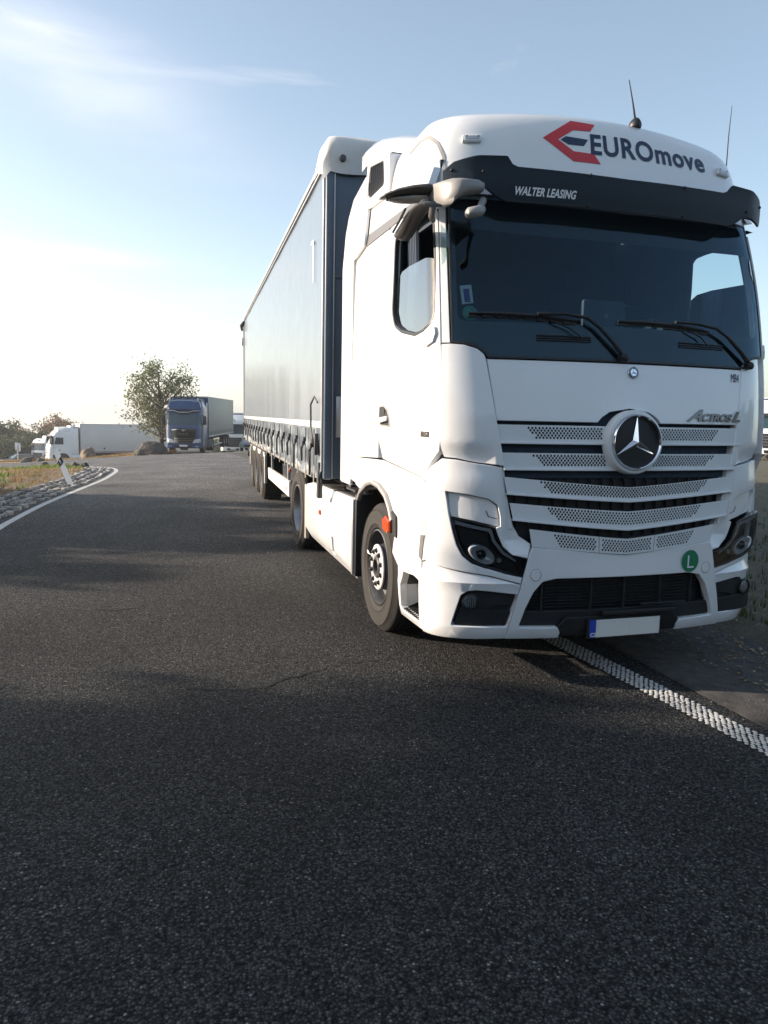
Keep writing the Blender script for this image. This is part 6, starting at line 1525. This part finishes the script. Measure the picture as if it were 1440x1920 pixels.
# a far wood that closes the horizon
def wood(name, pts, h, m, label, n=9000, ls=.6, dep=8):
    r_ = random.Random(len(name) + n); vs, fs = [], []
    for i in range(n):
        f = r_.random() * (len(pts) - 1); k = int(f); p = Vector(pts[k]).lerp(Vector(pts[k + 1]), f - k); x, y = p.x + r_.uniform(-dep, dep), p.y + r_.uniform(-dep, dep)
        hh = h * (.75 + .35 * noise.noise((x * .12, y * .12, 0)) + .15 * noise.noise((x * .5, y * .5, 0))); z = G(x, y) + hh * r_.random() ** .7
        a = Vector((r_.gauss(0, 1), r_.gauss(0, 1), r_.gauss(0, 1))).normalized(); b_ = a.cross(Vector((r_.gauss(0, 1), r_.gauss(0, 1), r_.gauss(0, 1)))).normalized(); l = ls * r_.uniform(.6, 1.4); o_ = len(vs)
        vs += [(x + a.x * l, y + a.y * l, z + a.z * l), (x + b_.x * l * .5, y + b_.y * l * .5, z + b_.z * l * .5), (x - a.x * l, y - a.y * l, z - a.z * l), (x - b_.x * l * .5, y - b_.y * l * .5, z - b_.z * l * .5)]; fs.append((o_, o_ + 1, o_ + 2, o_ + 3))
    me = D.meshes.new(name); me.from_pydata(vs, [], fs); o = link(name, me, m, None, angle=None); o['kind'] = 'stuff'; o['category'] = 'wood'; o['label'] = label
wl = [at(px, 135) for px in (-900, -500, -200, 0, 200, 420, 620)]
wood('far_wood', [(p.x, p.y) for p in wl], 4.4, M['leafD'], 'far dark wood behind the lorry park', 16000, .55)
wr = [at(px, 90) for px in (900, 1200, 1460, 1700, 2200)]
wood('right_wood', [(p.x, p.y) for p in wr], 7.5, M['leafR'], 'far brownish wood glimpsed right of the white tractor', 9000, .45)
pq = at(1446, 46)
distant_tractor(gp(pq), 40, M['white2'], 'white truck glimpsed beyond the verge at the right edge of the photo', 'back', H=3.5)
distant_trailer(None, 40, gp(pq), M['refer'], 'pale trailer glimpsed beyond the verge at the right edge of the photo')

wb = [(-30, -14), (-22, -30), (-4, -40), (16, -36), (34, -24), (44, -4)]
wood('wood_behind', wb, 10, M['leafD'], 'dark wood across the road behind the photographer', 16000, .75, 5)
# trees standing left of the road, whose long shadows cross the asphalt
def on_ray(px_, py_, t):   # a ground point t metres towards the sun from (px_, py_)
    return Vector((px_ - math.sin(R(SUN_AZ)) * t, py_ + math.cos(R(SUN_AZ)) * t))
def gs(v): return (v.x, v.y, G(v.x, v.y))
TS = math.tan(R(SUN_EL))
SHADE = [  # anchor x, y on the ground, distance, height, crown radius, seed, gaps
 (-1.2, -3.9, 19, 8.6, 2.9, 41, .32, .05), (-1.0, -7.6, 22, 10.5, 3.8, 42, .25, .05), (0.6, -3.4, 26, 10.6, 2.3, 43, .30, .05), (-6.0, -4.6, 15, 8.0, 2.8, 47, .3, .05),
 (-2.6, 4.9, 19, 6.3, 1.5, 44, .0, .02), (-2.6, 6.5, 19, 6.4, 1.6, 45, .0, .02), (-2.6, 8.1, 19, 6.3, 1.6, 48, .0, .02), (-2.6, 9.6, 19, 6.4, 1.4, 49, .0, .02), (-3.0, 2.5, 20, 5.2, .7, 46, .2, .02)]
LB = ['broad leafy roadside tree standing off to the left, nearest the camera', 'tallest leafy roadside tree off to the left, behind the photographer', 'tall narrow leafy roadside tree off to the left', 'wide leafy roadside tree off to the left beside the camera',
      'bushy tree in the row off to the left, nearest the cab end', 'bushy tree in the row off to the left, second from the cab end', 'bushy tree in the row off to the left, second from the trailer end', 'bushy tree in the row off to the left, nearest the trailer end', 'small sparse tree off to the left, level with the cab']
for (x, y, t, h, c, sd, gp_, low), lb in zip(SHADE, LB):
    p = on_ray(x, y, t); tree(gs(p), h * 1.11 - G(p.x, p.y) * .5, c, lb, M['leafA'], sd, leaves=int(8000 * c), ls=.19, gaps=gp_, kids=30, low=low)

# haze: one closed box of faintly scattering air round the camera and everything built
bm = bmesh.new(); box(bm, (0, 190, 1.5), (620, 520, 37)); hz = frombm('haze', bm, None, None, angle=None); hz['kind'] = 'stuff'; hz['label'] = 'thin pale morning haze in the air'
hm = D.materials.new('haze_air'); hm.use_nodes = True; t = hm.node_tree; t.nodes.clear(); o = N(t, 'ShaderNodeOutputMaterial'); v = N(t, 'ShaderNodeVolumePrincipled')
v.inputs['Color'].default_value = (.93, .95, 1, 1); v.inputs['Density'].default_value = .0007; v.inputs['Anisotropy'].default_value = .35
t.links.new(v.outputs[0], o.inputs['Volume']); hz.data.materials.append(hm)
